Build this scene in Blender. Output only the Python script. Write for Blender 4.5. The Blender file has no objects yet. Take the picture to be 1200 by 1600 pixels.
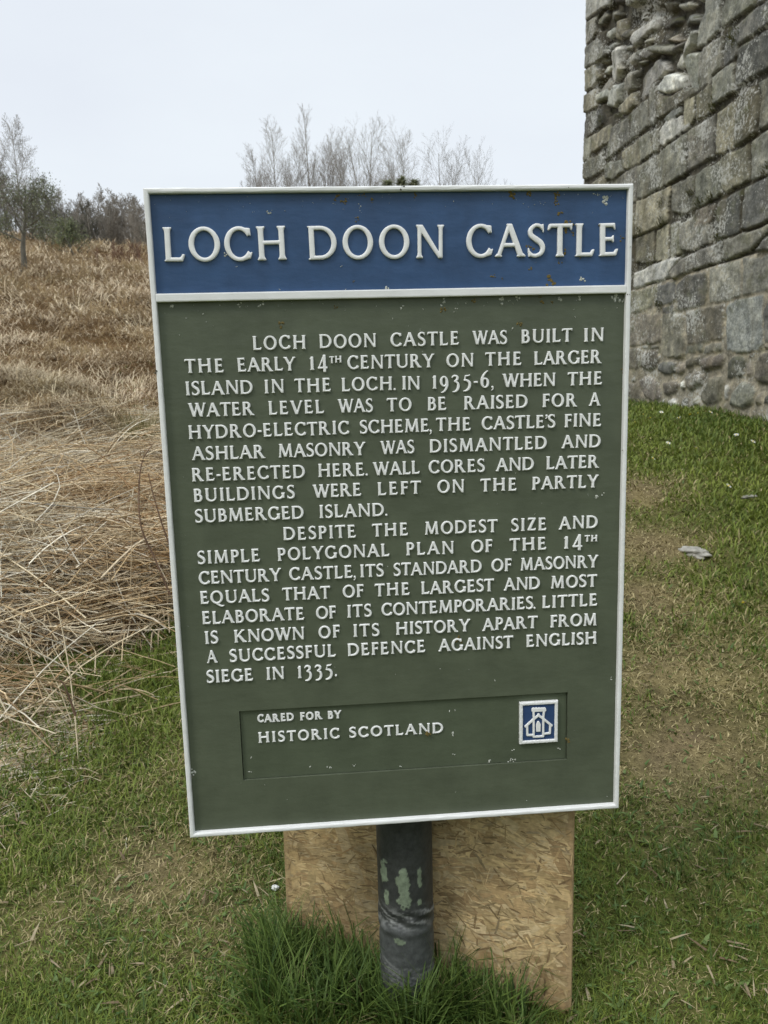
import bpy, bmesh, math, random
import numpy as np
from mathutils import Matrix, Vector
SC = bpy.context.scene
C = SC.collection
rng = np.random.default_rng(7)
random.seed(7)
R = math.radians

# ------------------------------------------------------------------ camera
EYE = 1.50
PITCH, ROLL, FPX = 0.16600, 0.02710, 1248.0
_f = np.array([0, math.cos(PITCH), -math.sin(PITCH)])
_u0 = np.array([0, math.sin(PITCH), math.cos(PITCH)])
_x = np.array([1.0, 0, 0])
_r = math.cos(ROLL) * _x - math.sin(ROLL) * _u0
_u = math.sin(ROLL) * _x + math.cos(ROLL) * _u0
cd = bpy.data.cameras.new('camera')
cam = bpy.data.objects.new('camera', cd); C.objects.link(cam)
cd.sensor_fit = 'HORIZONTAL'; cd.sensor_width = 36; cd.lens = 36 * FPX / 1200
cd.clip_start = 0.02; cd.clip_end = 2000
cd.dof.use_dof = True; cd.dof.focus_distance = 1.62; cd.dof.aperture_fstop = 15
cam.matrix_world = Matrix(((_r[0], _u[0], -_f[0], 0), (_r[1], _u[1], -_f[1], 0), (_r[2], _u[2], -_f[2], EYE), (0, 0, 0, 1)))
SC.camera = cam

# ------------------------------------------------------------------ light: an overcast sky, brighter overhead, and a soft sun
SUN_EL, SUN_AZ = R(50), R(232)          # azimuth clockwise from +Y: behind the camera and to its left
w = bpy.data.worlds.new('World'); SC.world = w; w.use_nodes = True
nt = w.node_tree; nt.nodes.clear()
N = lambda t: nt.nodes.new(t)
out = N('ShaderNodeOutputWorld'); bg = N('ShaderNodeBackground'); bg.inputs['Strength'].default_value = 0.1
sky = N('ShaderNodeTexSky'); sky.sky_type = 'NISHITA'; sky.sun_disc = False
sky.sun_elevation = SUN_EL; sky.sun_rotation = SUN_AZ; sky.dust_density = 3
tc = N('ShaderNodeTexCoord'); sep = N('ShaderNodeSeparateXYZ'); nt.links.new(tc.outputs['Generated'], sep.inputs[0])
el = N('ShaderNodeMapRange'); el.interpolation_type = 'SMOOTHSTEP'
el.inputs[1].default_value = 0.42; el.inputs[2].default_value = 1.0; el.inputs[3].default_value = 1.0; el.inputs[4].default_value = 2.7
nt.links.new(sep.outputs['Z'], el.inputs[0])
cn = N('ShaderNodeTexNoise'); cn.inputs['Scale'].default_value = 2.2; cn.inputs['Detail'].default_value = 5
mp = N('ShaderNodeMapping'); mp.inputs['Scale'].default_value = (1, 1, 2.5)
nt.links.new(tc.outputs['Generated'], mp.inputs[0]); nt.links.new(mp.outputs[0], cn.inputs['Vector'])
cr = N('ShaderNodeValToRGB')
cr.color_ramp.elements[0].position = 0.3; cr.color_ramp.elements[0].color = (0.77, 0.82, 0.895, 1)
cr.color_ramp.elements[1].position = 0.7; cr.color_ramp.elements[1].color = (0.84, 0.90, 0.955, 1)
nt.links.new(cn.outputs['Fac'], cr.inputs[0])
sc1 = N('ShaderNodeVectorMath'); sc1.operation = 'SCALE'; nt.links.new(cr.outputs[0], sc1.inputs[0]); nt.links.new(el.outputs[0], sc1.inputs['Scale'])
sc2 = N('ShaderNodeVectorMath'); sc2.operation = 'SCALE'; sc2.inputs['Scale'].default_value = 10.5; nt.links.new(sc1.outputs[0], sc2.inputs[0])
mx = N('ShaderNodeMix'); mx.data_type = 'RGBA'; mx.inputs[0].default_value = 0.96
nt.links.new(sky.outputs[0], mx.inputs[6]); nt.links.new(sc2.outputs[0], mx.inputs[7])
nt.links.new(mx.outputs[2], bg.inputs['Color']); nt.links.new(bg.outputs[0], out.inputs['Surface'])
sd = bpy.data.lights.new('sun', 'SUN'); sun = bpy.data.objects.new('sun', sd); C.objects.link(sun)
sd.energy = 1.5; sd.angle = R(14); sd.color = (1.0, 0.96, 0.9)
sv = Vector((math.sin(SUN_AZ) * math.cos(SUN_EL), math.cos(SUN_AZ) * math.cos(SUN_EL), math.sin(SUN_EL)))
sun.rotation_euler = sv.to_track_quat('Z', 'Y').to_euler(); sun.location = (0, 0, 40)
SC.view_settings.view_transform = 'Standard'; SC.view_settings.look = 'None'
SC.view_settings.exposure = 0.0; SC.view_settings.gamma = 1.0
SC.cycles.max_bounces = 6; SC.cycles.transparent_max_bounces = 4

# ------------------------------------------------------------------ helpers
def tag(o, label=None, cat=None, group=None, kind=None):
    if label: o['label'] = label
    if cat: o['category'] = cat
    if group: o['group'] = group
    if kind: o['kind'] = kind
    return o
def empty(name, loc=(0, 0, 0)):
    o = bpy.data.objects.new(name, None); C.objects.link(o); o.location = loc; o.empty_display_size = 0.1
    return o
def link(name, me, mat=None, parent=None, loc=None):
    o = bpy.data.objects.new(name, me); C.objects.link(o)
    if mat and not me.materials: me.materials.append(mat)
    if parent: o.parent = parent
    if loc is not None: o.location = loc
    return o
def np_mesh(name, V, quads=None, tris=None, col=None, smooth=False, extra=None):
    """one mesh out of numpy arrays; col: per-vertex RGB -> attribute 'Col'"""
    me = bpy.data.meshes.new(name)
    V = np.asarray(V, np.float32)
    q = np.zeros((0, 4), np.int32) if quads is None else np.asarray(quads, np.int32)
    t = np.zeros((0, 3), np.int32) if tris is None else np.asarray(tris, np.int32)
    me.vertices.add(len(V)); me.vertices.foreach_set('co', V.ravel())
    loops = np.concatenate([q.ravel(), t.ravel()])
    me.loops.add(len(loops)); me.loops.foreach_set('vertex_index', loops)
    st = np.concatenate([np.arange(len(q)) * 4, len(q) * 4 + np.arange(len(t)) * 3]).astype(np.int32)
    me.polygons.add(len(st)); me.polygons.foreach_set('loop_start', st)
    me.update(calc_edges=True)
    if smooth: me.polygons.foreach_set('use_smooth', np.ones(len(st), bool))
    if col is not None:
        a = me.attributes.new('Col', 'FLOAT_COLOR', 'POINT')
        a.data.foreach_set('color', np.concatenate([col, np.ones((len(V), 1))], 1).astype(np.float32).ravel())
    for k, vals in (extra or {}).items():
        a = me.attributes.new(k, 'FLOAT', 'POINT'); a.data.foreach_set('value', np.asarray(vals, np.float32))
    me.validate()
    return me
def smoothstep(a, b, x):
    t = np.clip((x - a) / (b - a), 0, 1); return t * t * (3 - 2 * t)
_perm = np.random.default_rng(11).random((256, 256))
def vnoise(x, y):
    x = np.asarray(x, float); y = np.asarray(y, float)
    xi = np.floor(x).astype(int); yi = np.floor(y).astype(int); fx = x - xi; fy = y - yi
    fx = fx * fx * (3 - 2 * fx); fy = fy * fy * (3 - 2 * fy)
    g = lambda a, b: _perm[a & 255, b & 255]
    return (g(xi, yi) * (1 - fx) + g(xi + 1, yi) * fx) * (1 - fy) + (g(xi, yi + 1) * (1 - fx) + g(xi + 1, yi + 1) * fx) * fy
def fbm(x, y, o=4):
    s = 0; a = 1; n = 0
    for k in range(o):
        s = s + a * vnoise(x * 2 ** k + 17.3 * k, y * 2 ** k + 9.1 * k); n += a; a *= .5
    return s / n
def ray(px, py):
    xr = (px - 600) / FPX; ur = -(py - 800) / FPX
    return _f + xr * _r + ur * _u

# ---- material helpers
def mat(name):
    m = bpy.data.materials.new(name); m.use_nodes = True
    n = m.node_tree; return m, n, n.nodes['Principled BSDF'], n.nodes['Material Output']
def tex(n, kind, coord='Object', scale=5.0, mapping=None, **kw):
    t = n.nodes.new(kind); c = n.nodes.new('ShaderNodeTexCoord')
    m_ = n.nodes.new('ShaderNodeMapping')
    if mapping: m_.inputs['Scale'].default_value = mapping
    n.links.new(c.outputs[coord], m_.inputs[0]); n.links.new(m_.outputs[0], t.inputs['Vector'])
    t.inputs['Scale'].default_value = scale
    for k, v in kw.items(): t.inputs[k].default_value = v
    return t
def ramp(n, src, stops):
    r = n.nodes.new('ShaderNodeValToRGB'); e = r.color_ramp.elements
    while len(e) < len(stops): e.new(0.5)
    for i, (p, c) in enumerate(stops):
        e[i].position = p; e[i].color = (*c, 1) if isinstance(c, tuple) else (c, c, c, 1)
    n.links.new(src, r.inputs[0]); return r.outputs[0]
def mixc(n, fac, a, b, mode='MIX'):
    m_ = n.nodes.new('ShaderNodeMix'); m_.data_type = 'RGBA'; m_.blend_type = mode
    for s, i in ((fac, 0), (a, 6), (b, 7)):
        if isinstance(s, (int, float)): m_.inputs[i].default_value = s
        elif isinstance(s, tuple): m_.inputs[i].default_value = (*s, 1)
        else: n.links.new(s, m_.inputs[i])
    return m_.outputs[2]
def bump(n, p, src, strength, dist, prev=None):
    b = n.nodes.new('ShaderNodeBump'); b.inputs['Strength'].default_value = strength; b.inputs['Distance'].default_value = dist
    n.links.new(src, b.inputs['Height'])
    if prev: n.links.new(prev, b.inputs['Normal'])
    n.links.new(b.outputs[0], p.inputs['Normal']); return b.outputs[0]
def attr(n, name='Col'):
    a = n.nodes.new('ShaderNodeAttribute'); a.attribute_name = name; return a

def paint(name, col, var=0.12, rough=0.5, scuff=None):
    m, n, p, o = mat(name)
    a = tex(n, 'ShaderNodeTexNoise', scale=9, Detail=6, Roughness=0.65)
    b = tex(n, 'ShaderNodeTexNoise', scale=30, mapping=(0.6, 1, 4), Detail=5)
    c1 = tuple(c * (1 - var) for c in col); c2 = tuple(min(1, c * (1 + var)) for c in col)
    base = ramp(n, a.outputs['Fac'], [(0.3, c1), (0.7, c2)])
    base = mixc(n, 0.3, base, ramp(n, b.outputs['Fac'], [(0.3, c1), (0.7, c2)]))
    st_ = tex(n, 'ShaderNodeTexNoise', scale=4, mapping=(2.2, .6, 1), Detail=8, Roughness=.7)
    base = mixc(n, 1.0, base, ramp(n, st_.outputs['Fac'], [(.3, 1 - var * .6), (.7, 1 + var * .6)]), 'MULTIPLY')
    if scuff:
        s = tex(n, 'ShaderNodeTexNoise', scale=70, Detail=8, Roughness=0.7)
        base = mixc(n, ramp(n, s.outputs['Fac'], [(0.66, 0.0), (0.7, 0.75)]), base, scuff)
    n.links.new(base, p.inputs['Base Color']); p.inputs['Roughness'].default_value = rough
    p.inputs['Specular IOR Level'].default_value = 0.35
    f1 = tex(n, 'ShaderNodeTexNoise', scale=45, mapping=(0.5, 1, 3), Detail=6)
    v = bump(n, p, f1.outputs['Fac'], 0.25, 0.004)
    f2 = tex(n, 'ShaderNodeTexNoise', scale=420, Detail=2); bump(n, p, f2.outputs['Fac'], 0.12, 0.001, v)
    return m
M_WHITE = paint('white_paint', (0.74, 0.74, 0.725), 0.06, 0.45, (0.42, 0.42, 0.38))
M_LETTER = paint('letter_paint', (0.76, 0.76, 0.745), 0.05, 0.45, (0.55, 0.55, 0.5))
M_BLUE = paint('blue_paint', (0.033, 0.075, 0.165), 0.2, 0.42)
M_GREEN = paint('green_paint', (0.086, 0.100, 0.066), 0.15, 0.45)
M_GREEN2 = paint('dark_green_paint', (0.080, 0.096, 0.062), 0.15, 0.45, (0.05, 0.055, 0.04))
M_NAVY = paint('navy_paint', (0.03, 0.062, 0.15), 0.12, 0.4)

def vcol_mat(name, rough=0.7, trans=0.0, noise=0.25, nscale=40):
    m, n, p, o = mat(name)
    a = attr(n); t = tex(n, 'ShaderNodeTexNoise', scale=nscale, Detail=4)
    c = mixc(n, 1.0, a.outputs['Color'], ramp(n, t.outputs['Fac'], [(0.25, 1 - noise), (0.75, 1 + noise)]), 'MULTIPLY')
    n.links.new(c, p.inputs['Base Color']); p.inputs['Roughness'].default_value = rough; p.inputs['Specular IOR Level'].default_value = 0.25
    if trans:
        tr = n.nodes.new('ShaderNodeBsdfTranslucent'); n.links.new(c, tr.inputs['Color'])
        ms = n.nodes.new('ShaderNodeMixShader'); ms.inputs[0].default_value = trans
        n.links.new(p.outputs[0], ms.inputs[1]); n.links.new(tr.outputs[0], ms.inputs[2]); n.links.new(ms.outputs[0], o.inputs['Surface'])
    return m
M_GRASS = vcol_mat('grass_blade', 0.55, 0.25, 0.15)
M_STRAW = vcol_mat('dry_stalk', 0.6, 0.1, 0.2, 60)
M_LEAF = vcol_mat('leaf', 0.6, 0.25, 0.2, 10)

# ------------------------------------------------------------------ terrain
LP = np.array([(0, -1.55), (1.7, -1.505), (2.6, -1.43), (4, -1.23), (5.3, -1.02), (8, -.66), (12, .12), (18, 1.75), (22, 2.75), (28, 4.25), (34, 5.5), (45, 7.3), (90, 9), (500, 10)])
RP = np.array([(0, -1.55), (1.7, -1.505), (2.6, -1.41), (4, -1.16), (6, -.80), (8, -.47), (9.5, -.42), (13, -.42), (20, -.25), (40, 0.3), (90, 1), (500, 2)])
def terrain(x, y):
    """ground height above the foot of the post"""
    x = np.asarray(x, float); y = np.asarray(y, float)
    d = np.hypot(x, y); th = np.arctan2(x, y)
    wr = smoothstep(-0.20, 0.24, th) * (1 - smoothstep(2.2, 3.1, th))
    def prof(P):
        s = 0
        for k in (-.12, -.06, 0, .06, .12): s = s + np.interp(d * (1 + k), P[:, 0], P[:, 1])
        return s / 5
    z = prof(LP) * (1 - wr) + prof(RP) * wr
    back = smoothstep(-1, -30, y) * -1.0
    n = (fbm(x * 1.3, y * 1.3, 3) - .5) * .07 + (fbm(x * 5, y * 5, 2) - .5) * .02
    far = (fbm(x * .12 + 5, y * .12, 3) - .5) * np.clip((d - 9) / 14, 0, 1) * 0.9
    return z + back + n + far + EYE
def ground_hit(px, py):
    d = ray(px, py); lo = .3
    for t in np.geomspace(.5, 200, 800):
        p = d * t
        if p[2] + EYE < terrain(p[0], p[1]): return p[0], p[1]
    return d[0] * 50, d[1] * 50
# worn patches of the lawn (x, y, radius, strength)
WORN = [(1.02, 2.75, .45, .95), (1.25, 3.2, .5, .8), (.85, 2.35, .3, .45), (1.5, 4.6, .45, .95), (1.35, 3.9, .35, .7), (1.75, 5.6, .4, .8), (1.2, 5.3, .5, .7),
        (-.72, 2.2, .3, .7), (-.5, 2.0, .22, .6), (-.95, 2.0, .25, .5), (1.3, 2.0, .25, .4), (-.75, 2.75, .3, .35), (1.9, 3.4, .5, .5)]
def worn(x, y):
    s = 0
    for a, b, r, k in WORN: s = np.maximum(s, k * np.exp(-(((x - a) ** 2 + (y - b) ** 2) / (r * r))))
    n = fbm(x * 3.1 + 40, y * 3.1, 4)
    return np.clip(s * (0.55 + n) + (smoothstep(.6, .8, fbm(x * 1.7 + 3, y * 1.7 + 8, 4)) * .4), 0, 1)
def strawm(x, y):
    """1 where the dead rushes lie"""
    e = -1.12 - .06 * (y - 4) + (fbm(x * 1.6 + 70, y * 1.6, 3) - .5) * .7
    s = smoothstep(.12, -.12, x - e) * np.maximum(smoothstep(3.35, 4.0, y + (fbm(x * 2 + 30, y * 2, 3) - .5) * 1.5 + (x + 1.2) * -.5),   .55 * smoothstep(.5, .2, np.hypot(x + 1.55, (y - 2.9) * .8) + (fbm(x * 3, y * 3 + 60, 3) - .5) * .3))
    return np.clip(s + smoothstep(14, 20, y) * smoothstep(.5, -2, x - .18 * y), 0, 1)
G1 = np.array((.070, .116, .018)); G2 = np.array((.235, .275, .050)); GT = np.array((.25, .20, .088)); SOIL = np.array((.15, .112, .07))
ST1 = np.array((.42, .31, .17)); ST2 = np.array((.20, .125, .058))
def lerp(a, b, t): return a + (b - a) * np.asarray(t)[..., None]
na = 420; rad = np.concatenate([[0.05], np.geomspace(.3, 420, 190)])
ang = np.linspace(-math.pi, math.pi, na, endpoint=False)
AA, RR = np.meshgrid(ang, rad)
gx = (RR * np.sin(AA)).ravel(); gy = (RR * np.cos(AA)).ravel(); gz = terrain(gx, gy)
wv = worn(gx, gy); sv_ = strawm(gx, gy)
gc = lerp(lerp(G1 * .5, G2 * .45, fbm(gx * 2, gy * 2, 3)), lerp(SOIL * .8, GT * .9, fbm(gx * 9, gy * 9, 3)), np.clip(wv * .95 + .12, 0, 1))
gc = lerp(gc, lerp(ST2 * .5, ST2 * 1.0, fbm(gx * 4, gy * 4, 3)), sv_)
ii, jj = np.meshgrid(np.arange(len(rad) - 1), np.arange(na), indexing='ij')
q = np.stack([ii * na + jj, ii * na + (jj + 1) % na, (ii + 1) * na + (jj + 1) % na, (ii + 1) * na + jj], -1).reshape(-1, 4)[:, ::-1]
m, n, p, o = mat('turf_and_soil')
a = attr(n); t1 = tex(n, 'ShaderNodeTexNoise', scale=28, Detail=7, Roughness=.7); t2 = tex(n, 'ShaderNodeTexNoise', scale=3, Detail=5)
c = mixc(n, 1.0, a.outputs['Color'], ramp(n, t1.outputs['Fac'], [(.3, .55), (.7, 1.4)]), 'MULTIPLY')
c = mixc(n, 1.0, c, ramp(n, t2.outputs['Fac'], [(.3, .8), (.7, 1.2)]), 'MULTIPLY')
n.links.new(c, p.inputs['Base Color']); p.inputs['Roughness'].default_value = .95; p.inputs['Specular IOR Level'].default_value = .1
bump(n, p, t1.outputs['Fac'], .8, .03)
ground = link('ground', np_mesh('ground', np.stack([gx, gy, gz], 1), quads=q, col=gc, smooth=True), m)
tag(ground, kind='structure')

# ------------------------------------------------------------------ lettering (signed-distance glyphs -> raised cast letters)
def sd_poly(P, Q):
    P = np.asarray(P, float); A = P; B = np.roll(P, -1, 0)
    d = np.full(len(Q), 1e9); ins = np.zeros(len(Q), bool)
    for a, b in zip(A, B):
        e = b - a; w_ = Q - a
        t = np.clip((w_ @ e) / max(e @ e, 1e-12), 0, 1)
        d = np.minimum(d, ((w_ - t[:, None] * e) ** 2).sum(1))
        c = (a[1] > Q[:, 1]) != (b[1] > Q[:, 1])
        with np.errstate(divide='ignore', invalid='ignore'):
            ins ^= c & (Q[:, 0] < (b[0] - a[0]) * (Q[:, 1] - a[1]) / (b[1] - a[1]) + a[0])
    d = np.sqrt(d); return np.where(ins, -d, d)
def sd_stroke(P, W, Q):
    P = np.asarray(P, float); d = np.full(len(Q), 1e9)
    for k in range(len(P) - 1):
        a, b = P[k], P[k + 1]; e = b - a; w_ = Q - a
        t = np.clip((w_ @ e) / max(e @ e, 1e-12), 0, 1)
        d = np.minimum(d, np.sqrt(((w_ - t[:, None] * e) ** 2).sum(1)) - (W[k] + (W[k + 1] - W[k]) * t) / 2)
    return d
def spline(P, W, n=9):
    P = np.asarray(P, float); W = np.asarray(W, float); E = np.vstack([2 * P[0] - P[1], P, 2 * P[-1] - P[-2]])
    o, ow = [], []
    for i in range(1, len(E) - 2):
        for k in range(n):
            t = k / n; p0, p1, p2, p3 = E[i - 1:i + 3]
            o.append(.5 * (2 * p1 + (p2 - p0) * t + (2 * p0 - 5 * p1 + 4 * p2 - p3) * t * t + (3 * p1 - p0 - 3 * p2 + p3) * t ** 3)); ow.append(W[i - 1] + (W[i] - W[i - 1]) * t)
    return np.array(o + [P[-1]]), np.array(ow + [W[-1]])
def ell(cx, cy, rx, ry, n=44, a0=0, a1=2 * math.pi):
    t = np.linspace(a0, a1, n, endpoint=abs(a1 - a0) < 6.28)
    return np.stack([cx + rx * np.cos(t), cy + ry * np.sin(t)], 1)
class G:
    def __init__(s, stem, thin): s.s, s.t, s.e = stem, thin, .055; s.add = []; s.sub = []
    def poly(s, *P): s.add.append(lambda Q, P=P: sd_poly(P, Q))
    def stem(s, x, y0=0, y1=1, w=None, b=1, t=1):
        w = (w or s.s) / 2; e = s.e; L = []
        L += [(w + e, y0), (w + e * .85, y0 + .035), (w + .012, y0 + .085), (w, y0 + .15)] if b else [(w, y0)]
        L += [(w, y1 - .15), (w + .012, y1 - .085), (w + e * .85, y1 - .035), (w + e, y1)] if t else [(w, y1)]
        s.poly(*[(x + a, b_) for a, b_ in L], *[(x - a, b_) for a, b_ in reversed(L)])
    def serif(s, x, y, w, d):
        w = w / 2; e = s.e
        s.poly((x - w - e, y), (x + w + e, y), (x + w + e * .8, y + d * .035), (x + w * .8, y + d * .1), (x - w * .8, y + d * .1), (x - w - e * .8, y + d * .035))
    def diag(s, x0, y0, x1, y1, w, s0=0, s1=0):
        h = w / 2; s.poly((x0 - h, y0), (x0 + h, y0), (x1 + h, y1), (x1 - h, y1))
        if s0: s.serif(x0, y0, w, 1 if y1 > y0 else -1)
        if s1: s.serif(x1, y1, w, -1 if y1 > y0 else 1)
    def bar(s, x0, x1, y, h=None): h = h or s.t; s.poly((x0, y - h / 2), (x1, y - h / 2), (x1, y + h / 2), (x0, y + h / 2))
    def ring(s, cx, cy, rx, ry, side=None, top=None, keep=None):
        side = side or s.s; top = top or s.t; a = ell(cx, cy, rx, ry); b = ell(cx, cy, rx - side, ry - top)
        def f(Q):
            d = np.maximum(sd_poly(a, Q), -sd_poly(b, Q))
            return np.maximum(d, sd_poly(keep, Q)) if keep is not None else d
        s.add.append(f)
    def bowl(s, x0, y0, y1, xr, k=.4, side=None):
        side = side or s.s; t = s.t
        def shp(x0, y0, y1, xr, xm): return [(x0, y0)] + [tuple(v) for v in ell(xm, (y0 + y1) / 2, xr - xm, (y1 - y0) / 2, 20, -math.pi / 2, math.pi / 2)] + [(x0, y1)]
        xm = x0 + (xr - x0) * k; a = shp(x0, y0, y1, xr, xm); b = shp(x0 - .3, y0 + t, y1 - t, xr - side, xm)
        s.add.append(lambda Q: np.maximum(sd_poly(a, Q), -sd_poly(b, Q)))
    def stroke(s, P, W):
        P, W = spline(P, W); s.add.append(lambda Q: sd_stroke(P, W, Q))
    def arm(s, x0, x1, y, d, k=1.0):      # horizontal arm with a flared end; d=-1 top arm, 1 bottom arm, 0 middle
        t = s.t
        if d == 0: s.bar(x0, x1, y, t * .95); s.poly((x1 - .05, y - t * .4), (x1 - .012, y - t * .95), (x1 + .02, y - t * .95), (x1 + .02, y + t * .95), (x1 - .012, y + t * .95), (x1 - .05, y + t * .4))
        else: s.poly((x0, y), (x1, y), (x1 + .035 * k, y + d * .21), (x1 - .005, y + d * .21), (x1 - .07, y + d * t), (x0, y + d * t))
def glyph(ch, s=.17, t=.115):
    g = G(s, t); h = s / 2; x = .09
    if ch == 'A': g.diag(.07, 0, .425, 1, t * 1.1, 1); g.diag(.80, 0, .41, 1, s * 1.12, 1); g.bar(.2, .63, .36)
    elif ch == 'B': g.stem(x, b=0, t=0); g.bowl(x, .475, 1, .53, .4); g.bowl(x, 0, .475 + t, .60, .42); g.poly((x - h - .05, 0), (x, 0), (x, .06), (x - h - .03, .04)); g.poly((x - h - .05, 1), (x - h - .03, .96), (x, .94), (x, 1))
    elif ch in 'CG':
        k = [(-.2, -.2), (.80, -.2), (.80, 1.2), (-.2, 1.2)]
        if ch == 'C': k = [(-.2, -.2), (.80, -.2), (.80, .22), (.6, .4), (.6, .6), (.80, .8), (.80, 1.2), (-.2, 1.2)]
        else: k = [(-.2, -.2), (.84, -.2), (.84, .3), (.6, .4), (.6, .6), (.80, .8), (.80, 1.2), (-.2, 1.2)]
        g.ring(.46, .5, .46, .515, s, t, k)
        g.poly((.66, .97), (.80, .955), (.815, .73), (.785, .73), (.73, .83), (.62, .88))
        if ch == 'C': g.poly((.66, .03), (.79, .07), (.85, .25), (.82, .26), (.75, .17), (.62, .12))
        else: g.stem(.78, .06, .47, b=0)
    elif ch == 'D': g.stem(x, b=0, t=0); g.bowl(x, 0, 1, .86, .34); g.poly((x - h - .05, 0), (x, 0), (x, .06), (x - h - .03, .04)); g.poly((x - h - .05, 1), (x - h - .03, .96), (x, .94), (x, 1))
    elif ch in 'EFL':
        g.stem(x, b=1 if ch == 'F' else 0, t=1 if ch == 'L' else 0)
        if ch != 'F': g.poly((x - h - .05, 0), (x, 0), (x, .06), (x - h - .03, .04)); g.arm(x, .52, 0, 1, 2.2)
        if ch != 'L': g.poly((x - h - .05, 1), (x - h - .03, .96), (x, .94), (x, 1)); g.arm(x, .49, 1, -1, .3); g.arm(x, .43, .52, 0)
    elif ch == 'H': g.stem(x); g.stem(.72); g.bar(x, .72, .52)
    elif ch == 'I': g.stem(x)
    elif ch == 'K': g.stem(x); g.diag(.16, .42, .62, 1, t * 1.35, 0, 1); g.diag(.30, .58, .72, 0, s * 1.25, 0, 1)
    elif ch == 'M': g.diag(.09, 0, .17, 1, t, 1); g.diag(.91, 0, .84, 1, s * .95, 1); g.diag(.17, 1, .50, .04, s * 1.05, 1); g.diag(.50, .04, .84, 1, t * 1.05, 0, 1)
    elif ch == 'N': g.stem(x, w=t); g.stem(.76, b=0, w=t); g.poly((x - t / 2 - .05, 1), (x + h * 1.2, 1), (.76 + t / 2, 0.0), (.76 - h * .9, 0)); g.stem(x, w=t)
    elif ch == 'O': g.ring(.475, .5, .475, .515)
    elif ch == 'Q': g.ring(.475, .5, .475, .515); g.stroke([(.42, .04), (.62, -.10), (.82, -.2), (1.02, -.16)], [t, t * 1.1, t, .03])
    elif ch == 'P': g.stem(x, t=0); g.bowl(x, .42, 1, .57, .42); g.poly((x - h - .05, 1), (x - h - .03, .96), (x, .94), (x, 1))
    elif ch == 'R': g.stem(x, t=0); g.bowl(x, .45, 1, .56, .42); g.diag(.33, .52, .66, 0, s * 1.2, 0, 1); g.poly((x - h - .05, 1), (x - h - .03, .96), (x, .94), (x, 1))
    elif ch == 'S':
        m_ = s * 1.02; g.stroke([(.47, .86), (.36, .95), (.22, .95), (.09, .83), (.10, .67), (.26, .54), (.41, .43), (.48, .28), (.43, .12), (.28, .045), (.14, .055), (.04, .15)], [t * .7, t * .9, t * .95, s * .8, s * .9, m_, m_, s * .9, s * .8, t * .95, t * .9, t * .7])
        g.poly((.40, .97), (.50, 1.0), (.515, .74), (.485, .74), (.45, .85)); g.poly((.02, 0), (.12, .03), (.075, .15), (.03, .28), (0, .28))
    elif ch == 'T': g.stem(.39, t=0); g.poly((.05, 1), (.76, 1), (.80, 1.03), (.77, .80), (.74, .80), (.70, 1 - t), (.11, 1 - t), (.03, .80), (-.01, .81), (.02, .97))
    elif ch == 'U':
        g.stem(x, .3, 1, b=0); g.stem(.70, .3, 1, w=t, b=0); cx = (x - h + .70 + t / 2) / 2
        a = ell(cx, .32, .70 + t / 2 - cx, .335); b = ell(cx + .02, .32, .70 - cx - t / 2 - h * .2, .335 - t)
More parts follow.
